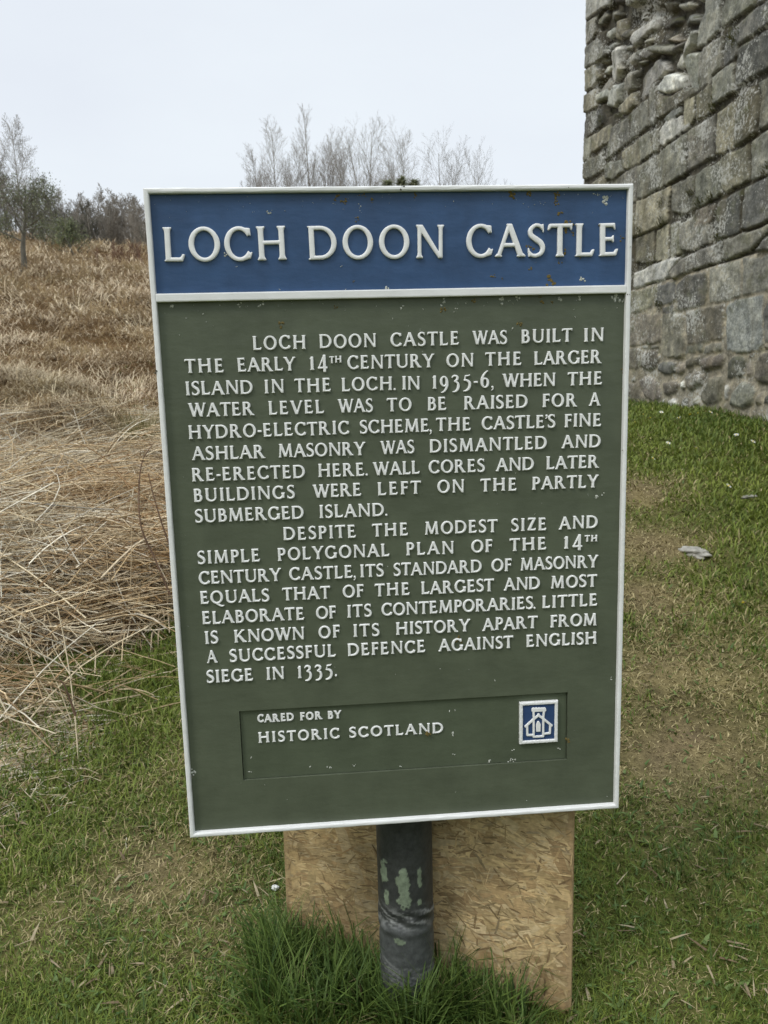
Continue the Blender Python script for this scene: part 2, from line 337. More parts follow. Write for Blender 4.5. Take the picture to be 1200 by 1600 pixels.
        g.add.append(lambda Q: np.maximum(np.maximum(sd_poly(a, Q), -sd_poly(b, Q)), Q[:, 1] - .32))
    elif ch == 'V': g.diag(.08, 1, .42, 0, s * 1.12, 1); g.diag(.42, 0, .76, 1, t * 1.1, 0, 1)
    elif ch == 'W': g.diag(.08, 1, .36, 0, s * 1.08, 1); g.diag(.36, 0, .62, .98, t, 0, 0); g.diag(.58, 1, .86, 0, s * 1.08, 1); g.diag(.86, 0, 1.12, 1, t, 0, 1)
    elif ch == 'Y': g.diag(.08, 1, .40, .42, s * 1.1, 1); g.diag(.40, .42, .72, 1, t * 1.15, 0, 1); g.stem(.40, 0, .5, t=0)
    elif ch == 'Z': g.poly((.03, 1), (.62, 1), (.62, 1 - t), (.10, 1 - t), (.05, .80), (.015, .80)); g.poly((.0, 0), (.60, 0), (.655, .21), (.62, .21), (.56, t), (0, t)); g.poly((0, t * .5), (h * 2.2, t * .5), (.62, 1 - t * .5), (.62 - h * 2.2, 1 - t * .5))
    elif ch == '1': g.stem(.2, 0, .98, t=0); g.poly((.2, .98), (.2 + h, .98), (.2 + h, .8), (.1, .82), (.03, .79), (.03, .83))
    elif ch == '4': g.diag(.46, -.16, .46, 1.1, s, 0, 0); g.bar(.0, .66, .16, t * 1.1); g.poly((.0, .12), (.12, .2), (.46, .88), (.46, 1.1), (.40, 1.1))
    elif ch == '3': g.stroke([(.05, .83), (.14, .93), (.28, .95), (.42, .84), (.40, .68), (.22, .54)], [t * .7, t * .9, t, s, s * .9, t * .8]); g.stroke([(.22, .54), (.42, .42), (.48, .2), (.42, -.04), (.26, -.2), (.06, -.22)], [t * .8, s * .8, s * 1.05, s, s * .7, t * .5])
    elif ch == '5': g.stroke([(.10, .60), (.28, .58), (.46, .42), (.48, .18), (.38, -.06), (.2, -.18), (.04, -.2)], [t * .9, s * .8, s, s * 1.05, s * .9, t, t * .5]); g.poly((.08, .56), (.16, .55), (.19, .86), (.40, .88), (.52, .98), (.50, 1.04), (.42, .98), (.13, .97))
    elif ch == '9': g.ring(.30, .56, .30, .40, s * .95, t * .9); g.stroke([(.52, .56), (.52, .25), (.40, -.05), (.22, -.22), (.08, -.25)], [s, s * .95, s * .8, t * .8, t * .5])
    elif ch == '6': g.ring(.31, .37, .31, .39, s * .95, t * .9); g.stroke([(.09, .40), (.10, .68), (.24, .98), (.44, 1.2), (.54, 1.24)], [s, s * .95, s * .8, t * .8, t * .5])
    elif ch == '-': g.bar(0, .30, .42, t * 1.1)
    elif ch == '.': g.poly(*[tuple(v) for v in ell(.09, .075, .088, .088, 14)])
    elif ch == ',': g.poly(*[tuple(v) for v in ell(.12, .06, .088, .088, 14)]); g.stroke([(.15, .05), (.14, -.1), (.02, -.2)], [.11, .08, .03])
    elif ch == "'": g.poly(*[tuple(v) for v in ell(.12, .93, .088, .088, 14)]); g.stroke([(.15, .93), (.14, .79), (.03, .68)], [.11, .08, .03])
    return lambda Q: np.min([f(Q) for f in g.add], 0)
def march(field, x0, x1, y0, y1, cell, H, inset, wall=.7):
    """raised shape: vertical flank up to wall*H, then a rounded shoulder of width inset"""
    nx = int((x1 - x0) / cell) + 2; ny = int((y1 - y0) / cell) + 2
    X, Y = np.meshgrid(x0 + np.arange(nx) * cell, y0 + np.arange(ny) * cell)
    d = field(np.stack([X.ravel(), Y.ravel()], 1)).reshape(ny, nx)
    k = np.pad(d, 1, mode='edge'); d = .5 * d + .125 * (k[:-2, 1:-1] + k[2:, 1:-1] + k[1:-1, :-2] + k[1:-1, 2:])
    V, F = [], []; vid, eid = {}, {}
    def vert(j, i):
        if (j, i) not in vid:
            a = min(1, -d[j, i] / inset); vid[(j, i)] = len(V); V.append((X[j, i], Y[j, i], H * (wall + (1 - wall) * math.sqrt(max(0, 1 - (1 - a) ** 2)))))
        return vid[(j, i)]
    def edge(a, b):
        key = (a, b) if a < b else (b, a)
        if key not in eid:
            (j0, i0), (j1, i1) = key; t = d[j0, i0] / (d[j0, i0] - d[j1, i1]); t = min(.98, max(.02, t))
            x_, y_ = X[j0, i0] + t * (X[j1, i1] - X[j0, i0]), Y[j0, i0] + t * (Y[j1, i1] - Y[j0, i0])
            eid[key] = len(V); V.append((x_, y_, H * wall)); V.append((x_, y_, 0.0))
        return eid[key]
    neg = d < 0; act = neg[:-1, :-1] | neg[1:, :-1] | neg[:-1, 1:] | neg[1:, 1:]
    for j, i in zip(*np.nonzero(act)):
        c = [(j, i), (j, i + 1), (j + 1, i + 1), (j + 1, i)]; poly = []
        for a, b in zip(c, c[1:] + c[:1]):
            na_, nb_ = neg[a], neg[b]
            if na_: poly.append(('v', vert(*a)))
            if na_ != nb_: poly.append(('e' if na_ else 'n', edge(a, b)))
        F.append([q_[1] for q_ in poly])
        m_ = len(poly)
        for k_ in range(m_):
            if poly[k_][0] == 'e' and poly[(k_ + 1) % m_][0] == 'n':
                a, b = poly[k_][1], poly[(k_ + 1) % m_][1]; F.append([b, a, a + 1, b + 1])
    return V, F
_gc = {}
def glyph_geo(ch, s, t, cell):
    key = (ch, s, t, cell)
    if key not in _gc:
        V, F = march(glyph(ch, s, t), -.2, 1.35, -.34, 1.34, cell, 1.0, .07)
        V = np.array(V); xs = V[:, 0]; _gc[key] = (V - np.array((xs.min(), 0, 0)), F, xs.max() - xs.min())
    return _gc[key]
SIDE = {'A': -.05, 'V': -.05, 'W': -.04, 'Y': -.06, 'T': -.04, 'O': .0, 'C': -.01, 'G': .0, 'D': .0, 'Q': 0, 'L': .0, 'S': .0, '.': -.05, ',': -.08, "'": -.06, '-': -.02, 'F': .0, 'P': .0, 'R': .0, 'K': .0}
def word_geo(txt, u0, u1, cap, s, t, cell, H):
    """letters of a word spread between u0 and u1; yields (V, F) in sign metres"""
    gs = [glyph_geo(c_, s, t, cell) for c_ in txt]; Wd = (u1 - u0) / cap
    ink = sum(g_[2] for g_ in gs); k = len(txt) - 1; sx = 1.0
    pair = [SIDE.get(a, .03) + SIDE.get(b, .03) for a, b in zip(txt, txt[1:])]
    gap = (Wd - ink - sum(pair)) / k if k else 0
    if k and (gap < .07 or gap > .2):
        g0 = min(.2, max(.07, gap)); sx = min(1.16, max(.78, (Wd - sum(pair) - g0 * k) / ink)); gap = (Wd - ink * sx - sum(pair)) / k
    if not k: sx = min(1.2, max(.8, Wd / ink))
    x = 0; res = []
    for i, (V, F, wd) in enumerate(gs):
        res.append((txt[i], V * np.array((cap * sx, cap, H)) + np.array((u0 + x * cap, 0, 0)), F))
        x += wd * sx + (gap + pair[i] if i < k else 0)
    return res
def letters_mesh(name, items):
    me = bpy.data.meshes.new(name); V = []; F = []
    for vv, ff in items:
        b = len(V); V += [tuple(v) for v in vv]; F += [[i + b for i in f] for f in ff]
    me.from_pydata(V, [], F); me.polygons.foreach_set('use_smooth', np.zeros(len(F), bool)); me.update(); return me

# ------------------------------------------------------------------ the information sign
CX, CY, CZ, YAW = 0.0363, 1.6211, EYE - 0.3010, 0.0765
sign = empty('information_sign', (CX - .122 * math.sin(YAW), CY + .122, float(terrain(CX, CY + .12))))
tag(sign, 'blue and green painted cast information sign with raised white lettering on a dark tarred post', 'sign')
bpy.context.view_layer.update()
SM = Matrix.Translation((CX, CY, CZ)) @ Matrix.Rotation(YAW, 4, 'Z') @ Matrix.Rotation(R(90), 4, 'X')   # local x right, y up, z toward the reader
SL = sign.matrix_world.inverted() @ SM
def on_sign(name, me, m_, parent=None):
    o = link(name, me, m_)
    o.parent = parent or sign
    if not parent: o.matrix_local = SL
    return o
def prism(me_name, loops_polys, z0, z1, bevel=0.0):
    bm = bmesh.new()
    for P in loops_polys:
        lo = [bm.verts.new((x, y, z0)) for x, y in P]; hi = [bm.verts.new((x, y, z1)) for x, y in P]; k = len(P)
        bm.faces.new(hi); bm.faces.new(lo[::-1])
        for i in range(k): bm.faces.new((lo[i], lo[(i + 1) % k], hi[(i + 1) % k], hi[i]))
    bmesh.ops.recalc_face_normals(bm, faces=bm.faces)
    if bevel: bmesh.ops.bevel(bm, geom=[e for e in bm.edges], offset=bevel, segments=2, profile=.6, affect='EDGES')
    me = bpy.data.meshes.new(me_name); bm.to_mesh(me); bm.free(); return me
def rect(x0, y0, x1, y1): return [(x0, y0), (x1, y0), (x1, y1), (x0, y1)]
def ringmesh(name, x0, y0, x1, y1, wd, z0, z1, r=.004, jag=.00022):
    """rectangular moulded frame swept around the edge, one continuous mesh with slightly uneven arrises"""
    bm = bmesh.new(); P = []
    n_ = 46
    for (a, b) in (((x0, y0), (x1, y0)), ((x1, y0), (x1, y1)), ((x1, y1), (x0, y1)), ((x0, y1), (x0, y0))):
        for k in range(n_): P.append((a[0] + (b[0] - a[0]) * k / n_, a[1] + (b[1] - a[1]) * k / n_))
    rings = []
    prof = [(0, z0), (0, z1 - r), (.3 * r, z1 - .3 * r), (r, z1), (wd - r, z1), (wd - .3 * r, z1 - .3 * r), (wd, z1 - r), (wd, z0)]
    rr = random.Random(3)
    for i, (x_, y_) in enumerate(P):
        ix = 1 if x_ <= x0 + 1e-6 else (-1 if x_ >= x1 - 1e-6 else 0); iy = 1 if y_ <= y0 + 1e-6 else (-1 if y_ >= y1 - 1e-6 else 0)
        j = lambda: rr.uniform(-jag, jag)
        rings.append([bm.verts.new((x_ + ix * o_ + j() * (ix != 0), y_ + iy * o_ + j() * (iy != 0), z_ + (j() if 0 < k_ < 7 else 0))) for k_, (o_, z_) in enumerate(prof)])
    for i in range(len(rings)):
        a, b = rings[i], rings[(i + 1) % len(rings)]
        for k in range(len(prof)): bm.faces.new((a[k], b[k], b[(k + 1) % 8], a[(k + 1) % 8]))
    bmesh.ops.recalc_face_normals(bm, faces=bm.faces)
    for f in bm.faces: f.smooth = False
    me = bpy.data.meshes.new(name); bm.to_mesh(me); bm.free(); return me
HW, HH = .475, .6663
PF = -.011                                        # face of the panels
frame = on_sign('frame', ringmesh('frame', -HW, -HH, HW, HH, .0098, -.032, 0.0, .003), M_WHITE)
frame['label'] = 'narrow white painted rim of the sign'
divider = on_sign('divider', prism('divider', [rect(-.4661, .4571, .4661, .4730)], PF - .003, -.0006, .0025), M_WHITE)
title = on_sign('title_panel', prism('title_panel', [rect(-.4664, .4655, .4664, .6575)], -.03, PF), M_BLUE); title['label'] = 'blue title panel along the top'
PX0, PX1, PY0, PY1 = -.3557, .3576, -.547, -.3885
txt = on_sign('text_panel', prism('text_panel', [rect(-.4664, PY1, .4664, .465), rect(-.4664, -.6575, .4664, PY0), rect(-.4664, PY0, PX0, PY1), rect(PX1, PY0, .4664, PY1)], -.0302, PF - .0002), M_GREEN)
txt['label'] = 'dark olive green text panel'
PQ = PF - .006
plq = on_sign('plaque', prism('plaque', [rect(PX0 + .0012, PY0 + .001, PX1 - .0012, PY1 - .001)], -.031, PQ), M_GREEN2)
plq['label'] = 'sunken green plate in the lower part'
on_sign('backing_board', prism('backing_board', [rect(-.474, -.6653, .474, .6653)], -.052, -.0325, .003), M_GREEN)
LINES = [
(0.5319,-0.0035,[ ('LOCH',-0.4459,-0.2115),('DOON',-0.1695,0.0968),('CASTLE',0.1416,0.4488) ]),
(0.3623,0.0015,[ ('LOCH',-0.2861,-0.1823),('DOON',-0.1549,-0.0423),('CASTLE',-0.0134,0.1246),('WAS',0.1517,0.2232),('BUILT',0.2527,0.3577),('IN',0.3824,0.4228) ]),
(0.3197,-0.0028,[ ('THE',-0.4214,-0.3451),('EARLY',-0.3177,-0.2037),('14',-0.1759,-0.1407),('^TH',-0.1371,-0.1122),('CENTURY',-0.1008,0.0744),('ON',0.0986,0.1539),('THE',0.1782,0.2524),('LARGER',0.2791,0.4193) ]),
(0.2765,-0.0024,[ ('ISLAND',-0.4217,-0.2907),('IN',-0.2674,-0.2290),('THE',-0.2082,-0.1356),('LOCH.',-0.1142,-0.0050),('IN',0.0081,0.0440),('1935-6,',0.0695,0.1951),('WHEN',0.2128,0.3231),('THE',0.3488,0.4210) ]),
(0.2337,-0.0026,[ ('WATER',-0.4198,-0.2900),('LEVEL',-0.2615,-0.1507),('WAS',-0.1233,-0.0523),('TO',-0.0243,0.0262),('BE',0.0590,0.0974),('RAISED',0.1338,0.2655),('FOR',0.2969,0.3694),('A',0.3945,0.4187) ]),
(0.1907,-0.0007,[ ('HYDRO-ELECTRIC',-0.4220,-0.1014),('SCHEME,',-0.0801,0.0667),('THE',0.0754,0.1472),("CASTLE'S",0.1701,0.3239),('FINE',0.3436,0.4208) ]),
(0.1475,-0.0018,[ ('ASHLAR',-0.4189,-0.2726),('MASONRY',-0.2459,-0.0701),('WAS',-0.0399,0.0303),('DISMANTLED',0.0617,0.3062),('AND',0.3375,0.4203) ]),
(0.1047,-0.0017,[ ('RE-ERECTED',-0.4210,-0.1944),('HERE.',-0.1678,-0.0668),('WALL',-0.0560,0.0403),('CORES',0.0588,0.1761),('AND',0.1988,0.2792),('LATER',0.3056,0.4179) ]),
(0.0631,-0.0017,[ ('BUILDINGS',-0.4201,-0.2171),('WERE',-0.1809,-0.0815),('LEFT',-0.0476,0.0420),('ON',0.0763,0.1321),('THE',0.1662,0.2427),('PARTLY',0.2758,0.4174) ]),
(0.0198,-0.0040,[ ('SUBMERGED',-0.4201,-0.2007),('ISLAND.',-0.1686,-0.0287) ]),
(-0.0233,-0.0025,[ ('DESPITE',-0.2444,-0.0952),('THE',-0.0615,0.0130),('MODEST',0.0488,0.2024),('SIZE',0.2319,0.3064),('AND',0.3333,0.4172) ]),
(-0.0657,-0.0021,[ ('SIMPLE',-0.4206,-0.2943),('POLYGONAL',-0.2579,-0.0265),('PLAN',0.0088,0.1090),('OF',0.1457,0.1908),('THE',0.2277,0.3067),('14',0.3449,0.3845),('^TH',0.3897,0.4169) ]),
(-0.1086,-0.0026,[ ('CENTURY',-0.4211,-0.2523),('CASTLE,',-0.2361,-0.0984),('ITS',-0.0886,-0.0393),('STANDARD',-0.0189,0.1679),('OF',0.1889,0.2318),('MASONRY',0.2517,0.4200) ]),
(-0.1509,-0.0029,[ ('EQUALS',-0.4204,-0.2794),('THAT',-0.2524,-0.1526),('OF',-0.1268,-0.0829),('THE',-0.0601,0.0138),('LARGEST',0.0387,0.1945),('AND',0.2152,0.2935),('MOST',0.3177,0.4186) ]),
(-0.1940,-0.0023,[ ('ELABORATE',-0.4194,-0.2089),('OF',-0.1843,-0.1420),('ITS',-0.1189,-0.0673),('CONTEMPORARIES.',-0.0467,0.2841),('LITTLE',0.2987,0.4194) ]),
(-0.2372,-0.0036,[ ('IS',-0.4163,-0.3894),('KNOWN',-0.3562,-0.2108),('OF',-0.1809,-0.1357),('ITS',-0.1073,-0.0519),('HISTORY',-0.0169,0.1421),('APART',0.1683,0.2885),('FROM',0.3171,0.4189) ]),
(-0.2789,-0.0030,[ ('A',-0.4158,-0.3934),('SUCCESSFUL',-0.3682,-0.1464),('DEFENCE',-0.1206,0.0445),('AGAINST',0.0731,0.2360),('ENGLISH',0.2646,0.4196) ]),
(-0.3225,-0.0040,[ ('SIEGE',-0.4185,-0.3221),('IN',-0.2939,-0.2566),('1335.',-0.2284,-0.1453) ]),
(-0.4205,-0.0060,[ ('CARED',-0.3188,-0.2410),('FOR',-0.2279,-0.1799),('BY',-0.1684,-0.1387) ]),
(-0.4665,-0.0070,[ ('HISTORIC',-0.3187,-0.1445),('SCOTLAND',-0.1238,0.0818) ])]
jit = random.Random(5)
for li, (v0, k, words) in enumerate(LINES):
    cap, s, t, cell, H = (.0628, .165, .115, 1 / 56, .0062) if li == 0 else ((.0272, .195, .135, 1 / 32, .0042) if li < 18 else ((.0180, .26, .19, 1 / 26, .003) if li == 18 else (.0238, .20, .14, 1 / 32, .0036)))
    items = []
    face = PQ if li >= 18 else PF
    for wd, a, b in words:
        sup = wd[0] == '^'
        for ch, V, F in word_geo(wd.strip('^'), a, b, cap * .5 if sup else cap, s * (1.25 if sup else 1), t * (1.25 if sup else 1), cell, H):
            c0 = V[:, 0].mean(); an = jit.gauss(0, .010); V = V.copy()
            x_, y_ = V[:, 0] - c0, V[:, 1].copy()
            V[:, 0] = c0 + x_ * math.cos(an) - y_ * math.sin(an); V[:, 1] = y_ * math.cos(an) + x_ * math.sin(an) + v0 + k * c0 + (cap * .5 if sup else 0) + jit.gauss(0, .00025)
            V[:, 2] += face - .0003
            if li == 0: on_sign('letter', letters_mesh('letter', [(V, F)]), M_LETTER, title)
            else: items.append((V, F))
    if items: on_sign('text_line', letters_mesh('text_line', items), M_LETTER, plq if li >= 18 else txt)
# emblem: little white framed blue tile with the outline of a castle
EX0, EX1, EY0, EY1 = .2504, .3360, -.5030, -.4063
emb = on_sign('emblem', prism('emblem', [rect(EX0 + .003, EY0 + .003, EX1 - .003, EY1 - .003)], PQ - .002, PQ + .004), M_NAVY, plq)
emb['label'] = 'small square navy tile with a white castle outline'
on_sign('emblem_rim', ringmesh('emblem_rim', EX0, EY0, EX1, EY1, .0072, PQ - .001, PQ + .0075, .002, .0003), M_WHITE, plq)
def emx(x, y): return (EX0 + (x - 240 + (y - 195) * .008) / 650 * (EX1 - EX0), EY1 - (y - 195 + (x - 240) * .055) / 690 * (EY1 - EY0))
def emf(Q):
    d = np.full(len(Q), 1e9)
    for P, wd in (([(480, 470), (472, 300), (655, 295), (640, 460)], 36), ([(462, 330), (672, 322)], 42), ([(455, 305), (672, 296)], 30),
                  ([(340, 590), (475, 470), (560, 405), (640, 465), (780, 575)], 40), ([(365, 575), (368, 735), (470, 735)], 36),
                  ([(758, 560), (752, 705), (650, 715)], 36), ([(476, 480), (476, 765), (638, 755), (640, 470)], 36), ([(560, 395), (560, 400)], 46)):
        P = np.array([emx(*p_) for p_ in P]); W = [wd / 650 * .0856] * len(P)
        d = np.minimum(d, sd_stroke(P, W, Q))
    for x_ in (470, 520, 570, 620, 660):
        c_ = np.array([emx(x_, 288)]); d = np.minimum(d, np.hypot(*(Q - c_).T) - .0019)
    win = [emx(518, 680), emx(592, 677), emx(596, 560), emx(580, 520), emx(556, 498), emx(532, 520), emx(518, 562)]
    return np.minimum(d, sd_poly(win, Q))
V, F = march(emf, EX0 + .008, EX1 - .008, EY0 + .008, EY1 - .008, .00075, .003, .0012)
V = np.array(V); V[:, 2] += PQ + .0037
on_sign('castle_outline', letters_mesh('castle_outline', [(V, F)]), M_LETTER, plq)
# lichen and paint flecks on the panels: small crusty blobs
def blob_mesh(spots, seed=1):
    rr = random.Random(seed); V, F = [], []
    for (u, v, r_, z_) in spots:
        for _ in range(max(2, int(r_ / .0011))):
            du, dv = rr.gauss(0, r_ * .45), rr.gauss(0, r_ * .45); q_ = r_ * rr.uniform(.2, .5); b = len(V); k_ = 7
            ph = rr.random() * 6
            for i in range(k_):
                a = ph + i * 2 * math.pi / k_; e = q_ * rr.uniform(.6, 1.2); V.append((u + du + e * math.cos(a), v + dv + e * math.sin(a), z_))
            for i in range(k_):
                a = ph + i * 2 * math.pi / k_; e = q_ * rr.uniform(.3, .6); V.append((u + du + e * math.cos(a), v + dv + e * math.sin(a), z_ + rr.uniform(.0008, .0016)))
            V.append((u + du, v + dv, z_ + .0014))
            for i in range(k_):
                j_ = (i + 1) % k_; F.append((b + i, b + j_, b + k_ + j_, b + k_ + i)); F.append((b + k_ + i, b + k_ + j_, b + 2 * k_))
    me = bpy.data.meshes.new('lichen'); me.from_pydata(V, [], F); me.update(); return me
def spx(px, py, off=-PF):
    e_x = np.array([math.cos(YAW), math.sin(YAW), 0]); e_n = np.array([math.sin(YAW), -math.cos(YAW), 0]); c0 = np.array([CX, CY, CZ - EYE])
    d = ray(px, py); o_ = c0 - e_n * off; P = d * ((o_ @ e_n) / (d @ e_n)) - c0; return P @ e_x, P[2]
rr = random.Random(21)
YEL = [(691, 486, 4), (861, 440, 6), (888, 346, 6), (873, 335, 4), (869, 316, 3), (872, 305, 5), (881, 395, 4), (886, 362, 4), (892, 364, 3), (875, 410, 3), (830, 422, 3), (825, 383, 3), (833, 389, 3), (771, 431, 3), (786, 435, 2), (937, 353, 2), (972, 370, 3), (906, 403, 3),
       (812, 505, 4), (537, 316, 4), (581, 314, 3), (558, 343, 3), (552, 440, 2), (440, 508, 4), (526, 479, 3), (525, 306, 4), (566, 305, 3), (650, 303, 4), (800, 303, 5), (830, 303, 4), (845, 470, 4), (740, 470, 3), (863, 473, 3), (668, 1147, 4), (888, 1158, 4), (716, 997, 5), (976, 610, 3), (974, 580, 3)]
me = blob_mesh([(*spx(x_, y_), r_ * .0019, PF - .0004) for x_, y_, r_ in YEL])
m, n, p, o = mat('yellow_lichen'); t1 = tex(n, 'ShaderNodeTexNoise', scale=300, Detail=3)
n.links.new(ramp(n, t1.outputs['Fac'], [(.35, (.07, .058, .022)), (.65, (.175, .125, .03))]), p.inputs['Base Color']); p.inputs['Roughness'].default_value = .95
on_sign('lichen', me, m)['kind'] = 'stuff'
WHT = [(932, 303, 4), (949, 310, 7), (911, 438, 6), (964, 467, 7), (955, 464, 4), (975, 468, 4), (418, 332, 4), (445, 329, 2), (563, 332, 2), (563, 322, 3), (353, 397, 4), (370, 416, 2), (604, 450, 4), (629, 480, 4), (695, 471, 4), (730, 473, 3), (785, 468, 5), (795, 470, 3), (812, 467, 4), (875, 467, 4), (905, 465, 4), (374, 476, 4), (408, 477, 4), (317, 491, 3), (268, 477, 4), (322, 502, 2), (293, 497, 2), (437, 453, 2), (534, 416, 2), (545, 416, 1), (540, 452, 2),
       (932, 775, 4), (940, 772, 3), (919, 774, 2), (800, 513, 3), (709, 1149, 4), (711, 1182, 3), (801, 1190, 5), (795, 1192, 4), (765, 1192, 4), (513, 1201, 4), (484, 1201, 3), (554, 1196, 3), (627, 1199, 3), (392, 1186, 3), (391, 1209, 3), (304, 1208, 5), (802, 1173, 3), (876, 1173, 3), (702, 1112, 2), (711, 1111, 2), (955, 1061, 3), (774, 1063, 2), (898, 495, 2), (660, 483, 2), (712, 484, 3)]
WHT = [(*spx(x_, y_), r_ * .00145, (PQ if 1112 < y_ < 1215 and 380 < x_ < 884 else PF) - .0004) for x_, y_, r_ in WHT]
for _ in range(150):
    side = rr.random()
    u_ = rr.uniform(-.46, .46); v_ = (.655 - abs(rr.gauss(0, .02))) if side < .4 else ((.455 - abs(rr.gauss(0, .02))) if side < .7 else rr.uniform(-.65, .64))
    if .455 < v_ < .475 or (PY0 - .004 < v_ < PY1 + .004 and PX0 - .004 < u_ < PX1 + .004): continue
    WHT.append((u_, v_, rr.uniform(.0008, .0026), PF - .0004))
m, n, p, o = mat('pale_lichen'); t1 = tex(n, 'ShaderNodeTexNoise', scale=400, Detail=3)
n.links.new(ramp(n, t1.outputs['Fac'], [(.35, (.22, .23, .19)), (.6, (.55, .56, .5))]), p.inputs['Base Color']); p.inputs['Roughness'].default_value = .95
on_sign('lichen', blob_mesh(WHT, 2), m)['kind'] = 'stuff'
DRK = [(628, 292, 3), (889, 292, 1.5), (244, 582, 3), (985, 385, 1.5), (972, 704, 2), (982, 460, 2), (960, 1123, 2), (301, 1213, 2), (275, 800, 1.5), (283, 965, 1.5)]
m, n, p, o = mat('dark_speck'); p.inputs['Base Color'].default_value = (.05, .05, .035, 1); p.inputs['Roughness'].default_value = .9
t1 = tex(n, 'ShaderNodeTexNoise', scale=400, Detail=3); n.links.new(ramp(n, t1.outputs['Fac'], [(.3, (.03, .03, .02)), (.7, (.12, .11, .07))]), p.inputs['Base Color'])
on_sign('lichen', blob_mesh([(*spx(x_, y_, 0), r_ * .0016, -.0004) for x_, y_, r_ in DRK], 3), m)['kind'] = 'stuff'

# post: a tarred steel tube, dented, with flakes of its old green paint
PR = .066; nz, nth = 300, 200; zp = np.linspace(-.15, .95, nz); th = np.linspace(0, 2 * math.pi, nth, endpoint=False)
TH, ZP = np.meshgrid(th, zp); fr = np.cos(TH - R(-90))       # 1 on the side facing the camera
arc = (TH - R(270)) * PR; arc = (arc + math.pi * PR) % (2 * math.pi * PR) - math.pi * PR   # metres to the right of the centre line, seen from the front
rr_ = np.full_like(TH, PR)
dz = ZP - .235
rr_ += .0035 * np.exp(-((dz - .02 * np.sin(arc * 30)) / .010) ** 2) * (.5 + .5 * fr) - .004 * np.exp(-((dz - .018 + .4 * arc * arc / PR) / .008) ** 2) * (.5 + .5 * fr)
rr_ -= .011 * np.exp(-((dz + .002) / .012) ** 2 - ((arc + .012) / .018) ** 2)
rr_ += .0025 * np.exp(-((dz + .026) / .009) ** 2) * (.5 + .5 * fr)
rr_ += (fbm(arc * 60 + 50, ZP * 60, 3) - .5) * .0012
pm = np.zeros_like(TH)
flk = (fbm(arc * 90 + 9, ZP * 90, 3) - .5)
def flake(a0, z0, ra, rz):
    global pm
    d_ = np.hypot((arc - a0) / ra, (ZP - z0) / rz) + flk * 1.3; pm = np.maximum(pm, smoothstep(1.02, .94, d_))
for f_ in ((-.006, .345, .014, .026), (-.004, .305, .016, .022), (-.006, .365, .010, .014), (.034, .352, .006, .028), (.032, .29, .006, .008), (-.057, .36, .012, .03), (-.05, .30, .007, .018), (-.02, .192, .016, .007)): flake(*f_)
rr_ += pm * .0009
X_ = rr_ * np.cos(TH); Y_ = rr_ * np.sin(TH)
ii, jj = np.meshgrid(np.arange(nz - 1), np.arange(nth), indexing='ij')
q = np.stack([ii * nth + jj, ii * nth + (jj + 1) % nth, (ii + 1) * nth + (jj + 1) % nth, (ii + 1) * nth + jj], -1).reshape(-1, 4)
scf = np.exp(-((dz - .012) / .022) ** 2) + .7 * np.exp(-((ZP - .10) / .03) ** 2)
pc = lerp(lerp(np.broadcast_to((.036, .038, .036), (*TH.shape, 3)), np.array((.066, .07, .068)), smoothstep(.25, .21, ZP)), np.array((.26, .265, .255)), np.clip(scf * smoothstep(.42, .68, fbm(arc * 30 + 3, ZP * 190 + arc * 60, 4)) * 1.2, 0, 1) * .8)
pc = lerp(pc, np.array((.16, .195, .135)), pm)
me = np_mesh('post', np.stack([X_.ravel(), Y_.ravel(), ZP.ravel()], 1), quads=q, col=pc.reshape(-1, 3), smooth=True)
pmat, n, p, o = mat('tarred_post'); a = attr(n); t1 = tex(n, 'ShaderNodeTexNoise', scale=60, Detail=7, Roughness=.7)
c = mixc(n, 1.0, a.outputs['Color'], ramp(n, t1.outputs['Fac'], [(.3, .65), (.7, 1.45)]), 'MULTIPLY'); n.links.new(c, p.inputs['Base Color'])
p.inputs['Roughness'].default_value = .5; p.inputs['Specular IOR Level'].default_value = .3; bump(n, p, t1.outputs['Fac'], .25, .004)
post = link('post', me, pmat, sign); post['label'] = 'dark tarred round post with a dent and flakes of green paint'
mt, n, p, o = mat('bracket_steel'); t1 = tex(n, 'ShaderNodeTexNoise', scale=40, Detail=4)
n.links.new(ramp(n, t1.outputs['Fac'], [(.3, (.03, .035, .035)), (.7, (.06, .065, .06))]), p.inputs['Base Color']); p.inputs['Roughness'].default_value = .5
for yy in (-.55, -.25):
    on_sign('bracket', prism('bracket', [rect(-.09, yy - .02, .09, yy + .02)], -.0605, -.0525, .002), mt)

# ------------------------------------------------------------------ oriented-strand board standing behind the post
def at_plane(px, py, zz):
    d = ray(px, py); t = (zz - EYE) / d[2]; return d[0] * t, d[1] * t
gz0 = float(terrain(.2, 1.6))
bR = at_plane(892, 1592, gz0 - .012); dl = ray(447, 1420)
bR = np.array(bR)
sx0 = CX - .122 * math.sin(YAW); sy0 = CY + .122
